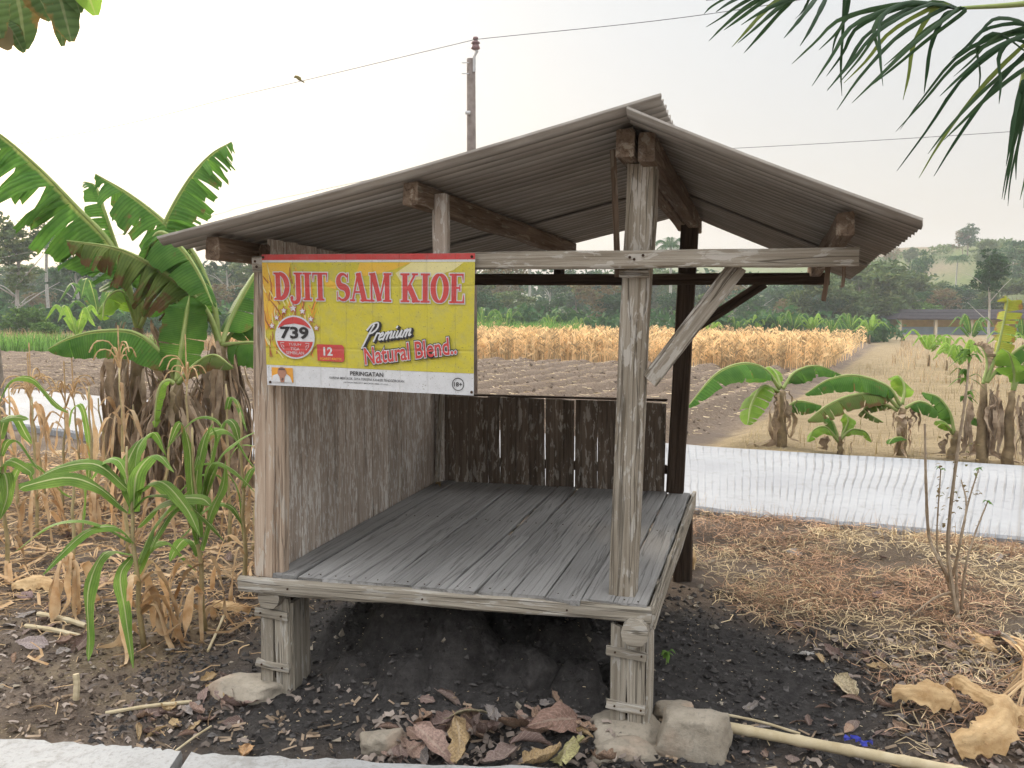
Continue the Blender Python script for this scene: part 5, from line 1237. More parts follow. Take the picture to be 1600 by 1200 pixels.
# big tan banana leaf pieces at bottom right
def tan_piece(pts, w, label, seed, z0=.03, name='dry_banana_leaf', fold=.5):
    rng = random.Random(seed); P = []
    for x, y, z in pts: P.append(gz(x, y, z))
    n = 26; S = spline(P, n); b = MB(); d = (S[-1] - S[0]).normalized(); sd = Vector((-d.y, d.x, .55)); K = 8
    vs = []; uv = []; fs = []
    for i, p in enumerate(S):
        t = (S[min(i + 1, n - 1)] - S[max(0, i - 1)]).normalized(); s2 = (sd - t * sd.dot(t)).normalized(); u2 = s2.cross(t)
        ww = w * (.75 + .25 * math.sin(math.pi * i / (n - 1)) + .12 * math.sin(i * 1.7 + seed))
        for k in range(K + 1):
            q = k / K * 2 - 1; vs.append(p + s2 * ww * (q * (1 + (.12 * math.sin(i * .45 + seed * 3) + .05 * rng.uniform(-1, 1) if k in (0, K) else 0)) + .02 * math.sin(i * .9 + k)) + u2 * ww * (fold * abs(q + .25 * math.sin(i * .35 + seed)) ** 1.3 + .16 * math.sin(i * .55 + q * 3 + seed) * q + (.05 if k not in (0, K) else .12) * rng.uniform(-1, 1) + .22 * max(0, abs(q) - .6) * math.sin(i * .5 + seed))); uv.append((k / K, i / n))
    for i in range(n - 1):
        for k in range(K): a = i * (K + 1) + k; fs.append((a, a + 1, a + K + 2, a + K + 1))
    b.add(vs, fs, uv); o = b.build(name, M['tan_leaf'], None, True); return tag(o, label, 'leaf')
tan_piece([(1394, 1075, .09), (1440, 1078, .11), (1490, 1085, .09), (1502, 1108, .04)], .052, 'tan dry banana leaf sheet lying level, left piece of the bottom right group', 1)
tan_piece([(1476, 1075, .08), (1490, 1058, .13), (1525, 1078, .12), (1566, 1098, .12)], .035, 'creased tan leaf strip bridging the two larger tan leaf sheets', 2)
tan_piece([(1492, 1165, .04), (1540, 1148, .09), (1572, 1118, .12), (1582, 1092, .13)], .062, 'curved tan dry banana leaf sheet with dark spot, bottom right corner', 3)
tan_piece([(1560, 1100, .10), (1590, 1108, .09), (1620, 1130, .05)], .05, 'rusty brown leaf fold at the right picture edge', 4)
tan_piece([(1373, 856, .1), (1395, 882, .08), (1412, 892, .06)], .045, 'pointed tan leaf scrap below the back road edge', 5)
tan_piece([(1405, 893, .06), (1440, 898, .07), (1458, 908, .05)], .04, 'flat tan leaf strip left of the thorny shrub', 6)
tan_piece([(1507, 985, .05), (1535, 1000, .06), (1560, 1018, .03)], .035, 'brown leaf strip right of the shrub foot', 7)
tan_piece([(20, 910, .05), (60, 905, .07), (100, 915, .04)], .05, 'brown banana leaf strip under the maize at left', 8)
tan_piece([(330, 940, .03), (360, 945, .04), (392, 952, .03)], .03, 'pale straw-coloured leaf on the soil beside the left leg', 9)
b = MB(); P = [gz(1340, 1078, .03), gz(1320, 1100, .02)]
b.ribbon(spline([gz(1318, 1152, .05), gz(1335, 1154, .07), gz(1350, 1160, .06), gz(1364, 1158, .05)], 9), .012, lambda i, t: Vector((math.sin(i * 1.9), math.cos(i * 2.3), .5)), .5)
tag(b.build('plastic_wrapper', M['blue']), 'crumpled blue plastic wrapper behind the bamboo pole', 'wrapper')
# dried palm frond at the right edge
fb = gz(1640, 1060, .05)
df = empty('dry_palm_frond', fb, 'grey dried palm frond with hair-like strips at the right edge', 'frond')
rib_ = [gz(1680, 1040, .10), gz(1620, 1035, .10), gz(1580, 1000, .08), gz(1550, 985, .05)]
b = MB(); S = spline(rib_, 12); b.tube(S, .012, 6); b.build('rib', M['bark'], df)
for i in range(34):
    p = S[min(11, i // 3)]; e_ = gz(1545 + i * 3.4 + rl.uniform(-8, 8), 1050 + rl.uniform(0, 70), .02 + rl.uniform(0, .04)); b = MB()
    b.ribbon(spline([p, p.lerp(e_, .5) + Vector((0, 0, .05)), e_], 7), [.006, .007, .007, .006, .005, .004, .001], Vector((1, .3, 0)), .3, rl.uniform(.2, .8)); b.build('strip', M['straw'], df)
# sticks
for i, (a, c, r, lb) in enumerate([((325, 1025), (350, 970), .006, 'pale stick leaning on the soil left of the left leg'), ((165, 1120), (300, 1103), .007, 'long thin twig lying near the left stone slab'), ((130, 1000), (40, 985), .011, 'dry maize stalk lying flat under the big maize'),
                                   ((60, 965), (135, 985), .012, 'broken cane lying beside the left maize'), ((119, 1100), (117, 1052), .012, 'cut maize stub sticking up at front left'), ((1250, 1150), (1130, 1125), .005, 'thin twig above the bamboo pole'), ((270, 1180), (330, 1140), .004, 'fine twig over the litter at front left')]):
    A = on(*a, .012); C = on(*c, .015)
    if i == 4: C = A + Vector((0, .01, .10))
    b = MB(); b.tube(spline([A, A.lerp(C, .5) + Vector((.004, 0, .006)), C], 9), [r * (1 + .12 * (k % 2)) for k in range(9)], 7); tag(b.build('stick', M['bamboo']), lb, 'stick')

# ------------------------------------------------------------------ loose straw, chips and grasses (nobody could count them)
def strands(name, cnt, sample, L, w, mat, seed, lift=.03, flat=True, label=None, cat=None, seg=3, up=.0):
    rng = np.random.default_rng(seed); x, y = sample(cnt, rng); cnt = len(x); z = surf(x, y)
    az = rng.uniform(0, 2 * np.pi, cnt); l = rng.uniform(.4, 1, cnt) * L; ww = rng.uniform(.5, 1, cnt) * w
    d = np.stack([np.cos(az), np.sin(az)], -1); cv = rng.normal(0, .5, cnt)
    V = np.zeros((cnt, seg + 1, 2, 3)); ph = rng.uniform(0, 1, cnt)
    for k in range(seg + 1):
        q = k / seg; a2 = az + cv * (q - .5)
        if flat:
            cx_ = x + np.cos(a2) * l * (q - .5); cy_ = y + np.sin(a2) * l * (q - .5); cz_ = z + .006 + lift * (ph + (1 - ph) * np.sin(np.pi * q) * .6) * rng.uniform(.2, 1, cnt)
            wd = ww
        else:
            bend = rng.uniform(.15, .5, cnt) if k == 0 else bend
            cx_ = x + np.cos(az) * l * bend * q * q; cy_ = y + np.sin(az) * l * bend * q * q; cz_ = z - .02 + l * q * (1 - .35 * bend * q)
            wd = ww * (1 - .85 * q)
        px_, py_ = -np.sin(az), np.cos(az)
        for e, sg in ((0, -1), (1, 1)): V[:, k, e, 0] = cx_ + sg * px_ * wd; V[:, k, e, 1] = cy_ + sg * py_ * wd; V[:, k, e, 2] = cz_ + (sg * wd * .6 if flat else 0)
    nv = (seg + 1) * 2; base_ = (np.arange(cnt) * nv)[:, None]
    fq = np.array([[2 * k, 2 * k + 1, 2 * k + 3, 2 * k + 2] for k in range(seg)]).reshape(-1); Fq = (base_ + fq[None]).reshape(-1)
    me_ = bpy.data.meshes.new(name); me_.vertices.add(cnt * nv); me_.vertices.foreach_set('co', V.astype(np.float32).ravel())
    me_.loops.add(len(Fq)); me_.loops.foreach_set('vertex_index', Fq.astype(np.int32)); me_.polygons.add(len(Fq) // 4); me_.polygons.foreach_set('loop_start', (np.arange(len(Fq) // 4) * 4).astype(np.int32))
    me_.update(calc_edges=True); a_ = me_.attributes.new('tint', 'FLOAT', 'POINT'); a_.data.foreach_set('value', np.repeat(rng.uniform(0, 1, cnt), nv).astype(np.float32))
    o = link(name, me_, None, M[mat]); return tag(o, label, cat, kind='stuff')
def keep(f_, box):
    def s_(n, rng):
        x = rng.uniform(box[0], box[2], n); y = rng.uniform(box[1], box[3], n); m = f_(x, y, rng.uniform(0, 1, n)); return x[m], y[m]
    return s_
def dark_here(x, y):
    u, v = to_hut(x, y); return np.hypot((u - 1.05) / 1.55, (v - .4) / 1.15) + fbm(x * 2.2, y * 2.2, 4, 5) * .5
strands('reddish_straw', 32000, keep(lambda x, y, r: (dark_here(x, y) > .85 + .5 * r) & (s_of(x, y) < -2.55) & (fbm(x * 1.9, y * 1.9, 3, 8) * 2.6 + .42 > r), (1.1, 3.3, 4.6, 6.9)), .17, .0016, 'straw_red', 1, .05, label='tangled reddish straw and twigs between hut and road', cat='straw')
strands('pale_straw', 20000, keep(lambda x, y, r: (dark_here(x, y) > .82 + .4 * r) & (s_of(x, y) < -2.5) & (fbm(x * 2.3, y * 2.3, 3, 81) * 2.6 + .38 > r), (.9, 3.1, 4.8, 7.0)), .15, .0019, 'dry_grass', 2, .05, label='pale dry straw strewn right of the hut', cat='straw')
strands('bank_grass', 7000, keep(lambda x, y, r: (np.abs(s_of(x, y) + 2.78) < .26 * (.3 + r)) & (fbm(x * 1.2, y * 1.2, 3, 18) > -.12), (.7, 3.6, 5.2, 7.4)), .2, .0018, 'straw', 3, flat=False, label='dry grass tufts along the near edge of the back road', cat='grass')
strands('maize_litter', 15000, keep(lambda x, y, r: (dark_here(x, y) > .8 + .5 * r) & (r < .06 + .9 * sm(4.0, 5.0, y + .5 * fbm(x * 1.5, y * 1.5, 3, 6))) & (s_of(x, y) < -2.5), (-5.4, 3.35, -.8, 9.5)), .16, .0024, 'straw', 4, .03, label='loose brown straw on the soil under the maize', cat='straw')
strands('dry_leaf_strips', 1700, keep(lambda x, y, r: (dark_here(x, y) > 1.0) & (s_of(x, y) < -2.5) & (y > 3.9) & (r < .12 + .88 * sm(4.2, 5.2, y)), (-5.4, 3.6, -1.0, 9.3)), .32, .008, 'corn_dry', 5, .09, label='fallen dry maize leaf strips under the plants', cat='leaf litter')
strands('soil_chips', 2200, keep(lambda x, y, r: (y > 3.02 + .0 * x), (-2.3, 3.05, 2.3, 4.9)), .013, .0011, 'dry_grass', 6, .004, label='pale chips and bits of straw on the dark soil', cat='litter', seg=1)
strands('road_edge_litter', 900, keep(lambda x, y, r: (y + .095 * x > 3.06) & (y + .095 * x < 3.5), (-2.6, 3.0, 1.6, 3.8)), .06, .005, 'banana_dead', 7, .015, label='crumbled leaf bits along the near road edge', cat='litter', seg=1)
strands('grey_litter', 2400, keep(lambda x, y, r: (dark_here(x, y) > .75 + .5 * r) & (y + .095 * x > 3.05), (.95, 2.95, 2.6, 4.3)), .05, .009, 'litter', 14, .02, label='matted grey-brown leaf fragments around the bamboo pole', cat='litter', seg=2)
strands('grey_litter', 700, keep(lambda x, y, r: (np.hypot((x + 1.15) / .55, (y - 3.55) / .32) < r * 1.2), (-2.0, 3.15, -.5, 4.1)), .045, .008, 'litter', 15, .02, label='matted grey leaf fragments beside the left stone slab', cat='litter', seg=2)
strands('grey_litter', 500, keep(lambda x, y, r: (y + .095 * x > 3.06) & (y + .095 * x < 3.38), (-.55, 3.0, .45, 3.6)), .05, .009, 'litter', 16, .03, label='leaf fragments packed between the big dead leaves', cat='litter', seg=2)
strands('soil_litter', 900, keep(lambda x, y, r: (y + .095 * x > 3.1) & (dark_here(x, y) > .95), (-3.4, 3.2, -.7, 4.8)), .05, .005, 'litter', 17, .015, label='scraps of dead leaf on the bare soil at front left', cat='litter', seg=2)
strands('verge_weeds', 9000, keep(lambda x, y, r: (s_of(x, y) > .4) & (bside(x, y) > .8) & (fbm(x * .4, y * .4, 4, 68) > .0), (1.5, 7, 22, 40)), .3, .006, 'weed', 18, flat=False, label='brown and olive weed patches on the grass slope', cat='weeds')
strands('verge_grass', 26000, keep(lambda x, y, r: (s_of(x, y) > .1) & (bside(x, y) > .25 + .3 * r) & (r < 1.2 - y / 60) & (fbm(x * .5, y * .5, 4, 28) > -.13), (1.0, 5, 16, 34)), .16, .004, 'verge', 8, flat=False, label='short dry tan grass beyond the road on the right', cat='grass')
strands('scrub_grass', 9000, keep(lambda x, y, r: (bside(x, y) > 1.5) & (fbm(x * .2, y * .2, 3, 38) > -.16), (7, 20, 40, 62)), .55, .012, 'straw', 9, flat=False, label='taller brown weeds on the slope right of the corn', cat='weeds')
strands('stubble', 16000, keep(lambda x, y, r: (s_of(x, y) > .8) & (bside(x, y) < -.3) & (cside(x, y) < 0), (-14, 9, 9, 36)), .2, .006, 'dry_grass', 10, .02, label='chopped straw lying on the tilled field', cat='straw')
strands('green_weeds', 5200, keep(lambda x, y, r: fbm(x * .35, y * .35, 3, 48) > -.12, (at(740, 500, 45).x, 43, at(905, 500, 45).x, 47)), 1.5, .03, 'green_grass', 11, flat=False, label='bright green tall grass behind the dry corn', cat='grass')
strands('green_weeds', 6000, keep(lambda x, y, r: fbm(x * .35, y * .35, 3, 58) > -.05, (at(-60, 500, 34).x, 30, at(250, 500, 34).x, 37)), .75, .03, 'green_grass', 12, flat=False, label='low green weeds beyond the left field edge', cat='weeds')
strands('dry_scrub', 7000, keep(lambda x, y, r: y > 0, (at(-60, 500, 38).x, 33, at(460, 500, 38).x, 44)), .8, .016, 'straw', 13, flat=False, label='dry brown scrub beyond the left field', cat='weeds')

def crumbs(name, cnt, sample, size, mat, seed, label, cat):
    rng = np.random.default_rng(seed); x, y = sample(cnt, rng); m = len(x); z = surf(x, y); r = size * rng.uniform(.25, 1, m) ** 2.2 + size * .12
    O = np.array([(1, 0, 0), (-1, 0, 0), (0, 1, 0), (0, -1, 0), (0, 0, 1), (0, 0, -1)], float)
    J = rng.uniform(.6, 1.3, (m, 6, 1)); a = rng.uniform(0, 6.28, m); c_, s_ = np.cos(a), np.sin(a); V = O[None] * J * r[:, None, None]
    V[:, :, 2] *= .75; tl = rng.normal(0, .25, (m, 6, 3)) * r[:, None, None]; V = V + tl
    Vx = V[:, :, 0] * c_[:, None] - V[:, :, 1] * s_[:, None] + x[:, None]; Vy = V[:, :, 0] * s_[:, None] + V[:, :, 1] * c_[:, None] + y[:, None]; Vz = V[:, :, 2] + (z + r * .25)[:, None]
    Fc = np.array([(0, 2, 4), (2, 1, 4), (1, 3, 4), (3, 0, 4), (2, 0, 5), (1, 2, 5), (3, 1, 5), (0, 3, 5)])
    b = MB(); b.v = np.stack([Vx, Vy, Vz], -1).reshape(-1, 3).tolist(); b.f = [tuple(q) for q in (Fc[None] + (np.arange(m) * 6)[:, None, None]).reshape(-1, 3).tolist()]; b.uv = [(0, 0)] * (6 * m); b.tint = np.repeat(rng.uniform(0, 1, m), 6).tolist()
    return tag(b.build(name, M[mat]), label, cat, kind='stuff')
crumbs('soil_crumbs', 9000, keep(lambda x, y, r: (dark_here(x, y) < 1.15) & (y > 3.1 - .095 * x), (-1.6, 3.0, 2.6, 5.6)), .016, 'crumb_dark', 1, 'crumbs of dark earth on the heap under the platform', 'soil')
crumbs('soil_crumbs', 7000, keep(lambda x, y, r: (dark_here(x, y) > 1.0) & (s_of(x, y) < -2.6) & (y > 3.2 - .095 * x), (-3.2, 3.1, -.5, 5.6)), .016, 'crumb_brown', 2, 'crumbs of brown earth under the maize', 'soil')
crumbs('field_clods', 11000, keep(lambda x, y, r: (s_of(x, y) > .7) & (bside(x, y) < -.2) & (cside(x, y) < .2), (-14, 9, 9, 36)), .045, 'crumb_field', 3, 'clods of turned earth on the tilled field', 'soil')
crumbs('small_stones', 500, keep(lambda x, y, r: (s_of(x, y) < -2.7) & (y > 3.2 - .095 * x), (-2.6, 3.1, 3.0, 5.6)), .018, 'rock', 4, 'little pale pebbles scattered on the soil', 'pebbles')

# standing dry corn: thousands of stalks that read as one mass
def corn_field():
    rng = np.random.default_rng(3); b = MB(); cnt = 0
    w0 = CF1 - CF0; L = Vector((w0.x, w0.y)).length; nrm = Vector((-CDIR.y, CDIR.x))
    while cnt < 7000:
        d = rng.exponential(6) if rng.random() < .8 else rng.uniform(0, 26)
        if d > 27: continue
        d = round(d / .7) * .7 + rng.normal(0, .06); t = rng.uniform(-2, L + 16)
        x = CF0.x + CDIR.x * t + nrm.x * d; y = CF0.y + CDIR.y * t + nrm.y * d
        if bside(x, y) > -.25 + rng.normal(0, .06) or cside(x, y) < -.1: continue
        z = T(x, y) - .03; h = rng.uniform(.66, 1.06) * (1 + .12 * math.sin(x * .9 + y * .4)); cnt += 1; lx, ly = rng.normal(0, .07, 2); ti = float(rng.uniform(0, 1))
        r = .013; V_ = [(x - r, y, z), (x + r, y, z), (x + lx + r * .5, y + ly, z + h), (x + lx - r * .5, y + ly, z + h)]; b.add(V_, [(0, 1, 2, 3)], None, ti)
        for k in range(7):
            q = rng.uniform(.25, .98); a = rng.uniform(0, 6.28); l = rng.uniform(.18, .38); dx, dy = math.cos(a), math.sin(a); w = rng.uniform(.015, .03)
            px_, py_, pz_ = x + lx * q, y + ly * q, z + h * q; dr = rng.uniform(.3, 1.1)
            V_ = [(px_, py_, pz_ + w), (px_, py_, pz_ - w), (px_ + dx * l * .5, py_ + dy * l * .5, pz_ + .10 - w), (px_ + dx * l * .5, py_ + dy * l * .5, pz_ + .10 + w), (px_ + dx * l * .8, py_ + dy * l * .8, pz_ - dr * l)]
            b.add(V_, [(0, 1, 2, 3), (3, 2, 4)], None, float(min(1, max(0, ti + rng.normal(0, .25)))))
    return tag(b.build('corn_field', M['field_corn']), 'field of standing dry orange-brown corn behind the hut', 'corn field', kind='stuff')
corn_field()

# ------------------------------------------------------------------ trees
def crown(blobs, n, leaf, seed, per=14, spread=.16, slender=1.0, drop=0):
    rng = np.random.default_rng(seed); b = MB(); tot = sum(r[3] * r[4] * r[5] for r in blobs); V_ = []; ti = []
    for (cx_, cy_, cz_, rx, ry, rz) in blobs:
        k = max(3, int(n / per * rx * ry * rz / tot))
        d = rng.normal(size=(k, 3)); d /= np.linalg.norm(d, axis=1)[:, None]; rad = rng.uniform(.45, 1.05, k) ** .6
        c = np.array([cx_, cy_, cz_]) + d * rad[:, None] * np.array([rx, ry, rz]); tv = np.clip(rng.normal(.5, .22, k), 0, 1)
        p = np.repeat(c, per, 0) + rng.normal(size=(k * per, 3)) * spread * np.array([rx, ry, rz * .8]); t = np.clip(np.repeat(tv, per) + rng.normal(0, .08, k * per), 0, 1)
        V_.append(p); ti.append(t)
    P = np.concatenate(V_); t = np.concatenate(ti); m = len(P)
    a = rng.normal(size=(m, 3)); a[:, 2] -= drop; a /= np.linalg.norm(a, axis=1)[:, None]; c = np.cross(a, rng.normal(size=(m, 3))); c /= np.linalg.norm(c, axis=1)[:, None]
    s = leaf * rng.uniform(.6, 1.25, m)[:, None]
    V4 = np.stack([P - a * s * slender, P + c * s * .5, P + a * s * slender, P - c * s * .5], 1).reshape(-1, 3)
    b.v = V4.tolist(); b.f = [(4 * i, 4 * i + 1, 4 * i + 2, 4 * i + 3) for i in range(m)]; b.uv = [(0, 0)] * (4 * m); b.tint = np.repeat(t, 4).tolist()
    return b.mesh('crown')
def trunk(h, r, limbs, seed, lean=0):
    rng = random.Random(seed); b = MB(); top = Vector((lean, 0, h)); P = spline([Vector((0, 0, -.3)), Vector((lean * .2, rng.uniform(-.1, .1), h * .4)), top], 9)
    b.tube(P, [r * (1.2 - .9 * i / 8) for i in range(9)], 8)
    for i in range(limbs):
        q = P[3 + i % 5]; a = i * 2.4 + rng.uniform(-.4, .4); l = h * rng.uniform(.25, .45); d = Vector((math.cos(a), math.sin(a), 0))
        b.tube(spline([q, q + d * l * .5 + Vector((0, 0, l * .45)), q + d * l + Vector((0, 0, l * rng.uniform(.6, 1.1)))], 7), [r * .45 * (1 - .8 * k / 6) for k in range(7)], 5)
    return b.mesh('trunk', None, True)
def proto(tm, cm, tmat, cmat):
    tm.materials.append(M[tmat]); cm.materials.append(M[cmat]); return (tm, cm)
def rand_blobs(seed, n, R_, z0, z1, r):
    g = random.Random(seed); return [(g.uniform(-R_, R_), g.uniform(-R_, R_), g.uniform(z0, z1), r * g.uniform(.7, 1.2), r * g.uniform(.7, 1.2), r * g.uniform(.55, .9)) for _ in range(n)]
PROT = {
    'round': proto(trunk(5, .16, 8, 1), crown(rand_blobs(1, 13, 1.7, 3.0, 6.8, 1.15), 4200, .17, 1), 'bark', 'crown_mid'),
    'tall': proto(trunk(7, .14, 7, 2, .4), crown(rand_blobs(2, 12, 1.1, 3.6, 8.6, .9), 3600, .16, 2), 'pale_bark', 'crown_olive'),
    'dense': proto(trunk(4, .2, 8, 3), crown(rand_blobs(3, 15, 1.8, 1.6, 5.6, 1.3), 5200, .17, 3), 'bark', 'crown_dark'),
    'feathery': proto(trunk(4.5, .07, 12, 4), crown(rand_blobs(4, 18, 2.0, 1.2, 6.6, 1.0), 6000, .2, 4, 10, .3, 1.6, .5), 'bark', 'crown_olive'),
    'bushy': proto(trunk(1.6, .06, 6, 5), crown(rand_blobs(5, 9, 1.0, .5, 2.0, .8), 3000, .14, 5), 'bark', 'bush'),
    'autumn': proto(trunk(4.5, .12, 9, 6), crown(rand_blobs(6, 10, 1.5, 2.6, 6.0, 1.0), 2200, .16, 6), 'bark', 'crown_brown'),
    'sparse': proto(trunk(7, .15, 10, 7, -.3), crown(rand_blobs(7, 8, 1.5, 4.6, 8.4, .75), 1700, .17, 7), 'pale_bark', 'crown_mid'),
    'lone': proto(trunk(6.2, .11, 5, 8, .15), crown(rand_blobs(8, 13, .85, 4.3, 7.6, .75), 4200, .13, 8), 'pale_bark', 'crown_dark'),
}
def tree(kind, x, y, sc, label, group, name='tree', rz=0, zoff=0, sz=None):
    e = empty(name, (x, y, gh(x, y) + zoff), label, 'tree' if name != 'shrub' else 'shrub', group, rz); e.scale = (sc, sc, sz or sc)
    tm, cm = PROT[kind]; link('trunk', tm, e); link('crown', cm, e); return e
def tree_px(kind, px, ytop, D, label, group=None, wide=1.0, name='tree', hp=None):
    """tree at depth D whose top reaches pixel row ytop"""
    HP = {'round': 7.6, 'tall': 9.3, 'dense': 6.6, 'feathery': 7.3, 'bushy': 2.7, 'autumn': 6.8, 'sparse': 9.0, 'lone': 8.2}[kind]
    p = at(px, ytop, D); g = gh(p.x, D); s_ = max(.12, (p.z - g) / HP); return tree(kind, p.x, D, s_ * wide, label, group, name, px * .37, 0, s_)
LB = {'round': 'mid-green round-crowned tree in the hazy wood behind the fields', 'tall': 'slim pale-trunked tree in the hazy wood behind the fields', 'dense': 'dark dense tree in the hazy wood behind the fields', 'feathery': 'feathery bamboo-like clump in the hazy wood behind the fields',
      'autumn': 'brownish thin-leaved tree in the hazy wood behind the fields', 'sparse': 'sparse tall tree in the hazy wood behind the fields'}
SKY_ = [(-150, 395), (0, 402), (60, 408), (160, 412), (300, 404), (380, 408), (480, 415), (640, 412), (800, 410), (950, 413), (1060, 415), (1150, 420), (1260, 428), (1330, 412), (1420, 425), (1800, 425)]
def skyline(px):
    for (a, b_), (c, d) in zip(SKY_, SKY_[1:]):
        if a <= px <= c: return b_ + (d - b_) * (px - a) / (c - a)
    return 415
rf = random.Random(5)
def where(px):
    return ' left of the banana clump' if px < 60 else ' seen through the banana clump' if px < 300 else ' beside the banner post' if px < 420 else ' hidden behind the banner' if px < 745 else ' between banner and ridge post' if px < 960 else ' between the two ridge posts' if px < 1060 else ' right of the rear post'
kinds = ['round', 'dense', 'tall', 'round', 'feathery', 'dense', 'autumn', 'sparse']
for i, px in enumerate(range(-120, 1340, 42)):
    k = kinds[i % 8] if px > 450 else ['round', 'tall', 'dense', 'sparse', 'feathery', 'round'][i % 6]
    tree_px(k, px + rf.uniform(-14, 14), skyline(px) + rf.uniform(-2, 14), rf.uniform(92, 125), LB[k] + where(px), 'trees of the hazy wood', 1.25)
for i, px in enumerate(range(-120, 1330, 58)):
    k = ['dense', 'feathery', 'round', 'autumn', 'dense'][i % 5]
    tree_px(k, px + rf.uniform(-20, 20), skyline(px) + rf.uniform(22, 48), rf.uniform(68, 86), LB[k].replace('in the hazy wood', 'at the front of the wood').replace(' behind the fields', '') + where(px), 'trees at the front of the wood', 1.35)
tree_px('tall', 20, 330, 58, 'tall open-crowned tree high above the wood at the left edge', None, 1.35)
tree_px('sparse', 120, 372, 66, 'flat-layered thin tree right of the tall left-edge tree', None, 1.3)
tree_px('sparse', 355, 368, 88, 'nearly bare tall tree just left of the banner post', None, 1.0)
tree_px('tall', 385, 402, 84, 'faint grey tree beside the banner post', None, 1.2)
tree_px('bushy', 28, 472, 46, 'rounded green bush in front of the left wood', None, 1.0, 'shrub')
tree_px('bushy', 66, 498, 40, 'small bright bush at the left field edge', None, 1.0, 'shrub')
tree_px('lone', 1551, 378, 60, 'dark leafy tree on a pale trunk right of the shed', None, 1.0)
tree_px('round', 1437, 388, 118, 'small lone tree on the hill skyline', None, .6)
for i, (px, yt, D, k, lb) in enumerate([(1345, 404, 84, 'feathery', 'bushy bamboo clump under the right roof corner'), (1300, 425, 78, 'feathery', 'olive bamboo clump behind the far corn edge'), (1390, 420, 92, 'feathery', 'soft green bamboo clump left of the terraces'), (1440, 440, 98, 'round', 'round green tree below the terraces'),
                                   (1475, 448, 95, 'autumn', 'brown bush-like tree on the lower terrace slope'), (1500, 440, 102, 'dense', 'dark round tree below the bare terraces'), (1590, 430, 96, 'feathery', 'light feathery clump on the slope at the right edge'), (1610, 372, 120, 'round', 'pale round tree topping the hill at the right edge'),
                                   (1420, 465, 90, 'bushy', 'low green scrub left behind the shed roof'), (1540, 458, 96, 'round', 'green thicket above the shed roof')]): tree_px(k, px, yt, D, lb, None, 1.5)
rh = random.Random(15)
for i in range(46):
    x = rh.uniform(46, 120); y = rh.uniform(108, 170); sc = rh.uniform(.35, .9)
    tree(rh.choice(['bushy', 'bushy', 'autumn', 'round', 'feathery']), x, y, sc * .8, 'small scrubby tree scattered over the terraced hill', 'scrub trees on the terraced hill', 'tree', i)
# far wood mass closing the gaps between the trunks
def far_wood():
    rng = np.random.default_rng(8); bl = []
    for i in range(150):
        px = rng.uniform(-250, 1420); D = rng.uniform(128, 150); x = (px - 800) / FPX * D; top = at(px, skyline(px) + rng.uniform(2, 20), D).z; g = T(x, D)
        for k in range(3): bl.append((x + rng.uniform(-2, 2), D, g + (top - g) * (k + .35) / 3.1, 3.2, 2.2, (top - g) / 4.6))
    me_ = crown(bl, 42000, .42, 9, 10, .25); o = link('far_wood', me_, None, M['crown_mid']); tag(o, 'hazy mass of woodland far behind the fields', 'woodland', kind='stuff')
far_wood()
def undergrowth():
    rng = np.random.default_rng(18); bl = []
    for i in range(170):
        px = rng.uniform(-200, 1375); D = rng.uniform(60, 68); x = (px - 800) / FPX * D; g = gh(x, D); h = rng.uniform(.8, 2.0); bl.append((x, D, g + h * .4, 1.2, .9, h * .6))
    me_ = crown(bl, 26000, .26, 19, 10, .3); o = link('undergrowth', me_, None, M['crown_mid']); tag(o, 'leafy undergrowth along the foot of the wood', 'undergrowth', kind='stuff')
undergrowth()
def hill_scrub():
    rng = np.random.default_rng(28); bl = []
    for i in range(420):
        x = rng.uniform(36, 135); y = rng.uniform(98, 185); g = gh(x, y)
        if fbm(np.array([x * .08]), np.array([y * .08]), 3, 8)[0] < -.06: continue
        bl.append((x, y, g + .3, 1.8, 1.6, rng.uniform(.4, 1.0)))
    me_ = crown(bl, 30000, .3, 29, 10, .3); o = link('hill_scrub', me_, None, M['crown_olive']); tag(o, 'low green and olive scrub covering the terraced hill', 'scrub', kind='stuff')
hill_scrub()
# palms and bananas in the background
def palm_proto():
    b = MB(); b.tube(spline([Vector((0, 0, -.3)), Vector((.15, 0, 3)), Vector((0, 0, 6))], 8), [.13 - .006 * i for i in range(8)], 7); tm = b.mesh('trunk', None, True)
    c = MB(); g = random.Random(3)
    for i in range(17):
        a = i * 2.4; d = Vector((math.cos(a), math.sin(a), 0)); L = g.uniform(1.5, 2.0); up = g.uniform(-.2, 1.0)
        P = spline([Vector((0, 0, 6)), Vector((0, 0, 6)) + d * L * .5 + Vector((0, 0, .6 * up + .1)), Vector((0, 0, 6)) + d * L + Vector((0, 0, .5 * up - .7))], 12); c.tube(P, .02, 4)
        for k in range(1, 12):
            t = (P[k] - P[k - 1]).normalized(); sd = t.cross(Vector((0, 0, 1))).normalized()
            for sg in (-1, 1):
                for o_ in (0, .5):
                    p = P[k].lerp(P[k - 1], o_); e_ = p + (sd * sg * .5 + t * .35 + Vector((0, 0, -.35))) * (.9 * math.sin(math.pi * (.2 + .75 * k / 12)))
                    c.add([p + t * .03, p - t * .03, e_], [(0, 1, 2)], None, g.uniform(.2, .9))
    return proto(tm, c.mesh('crown'), 'pale_bark', 'crown_mid')
PROT['palm'] = palm_proto()
for i, (px, yt, D, lb) in enumerate([(825, 374, 95, 'distant coconut palm top showing above the beam, left of the ridge post'), (1048, 368, 95, 'distant coconut palm top showing between the ridge posts'), (1497, 396, 128, 'small palm on the hill skyline'), (72, 362, 70, 'drooping palm beside the tall left-edge tree'), (1585, 375, 130, 'bare-looking palm near the hilltop at the right')]):
    p = at(px, yt, D); g = gh(p.x, D); s_ = (p.z - g) / 6.8; tree('palm', p.x, D, s_, lb, None, 'palm_tree', i)
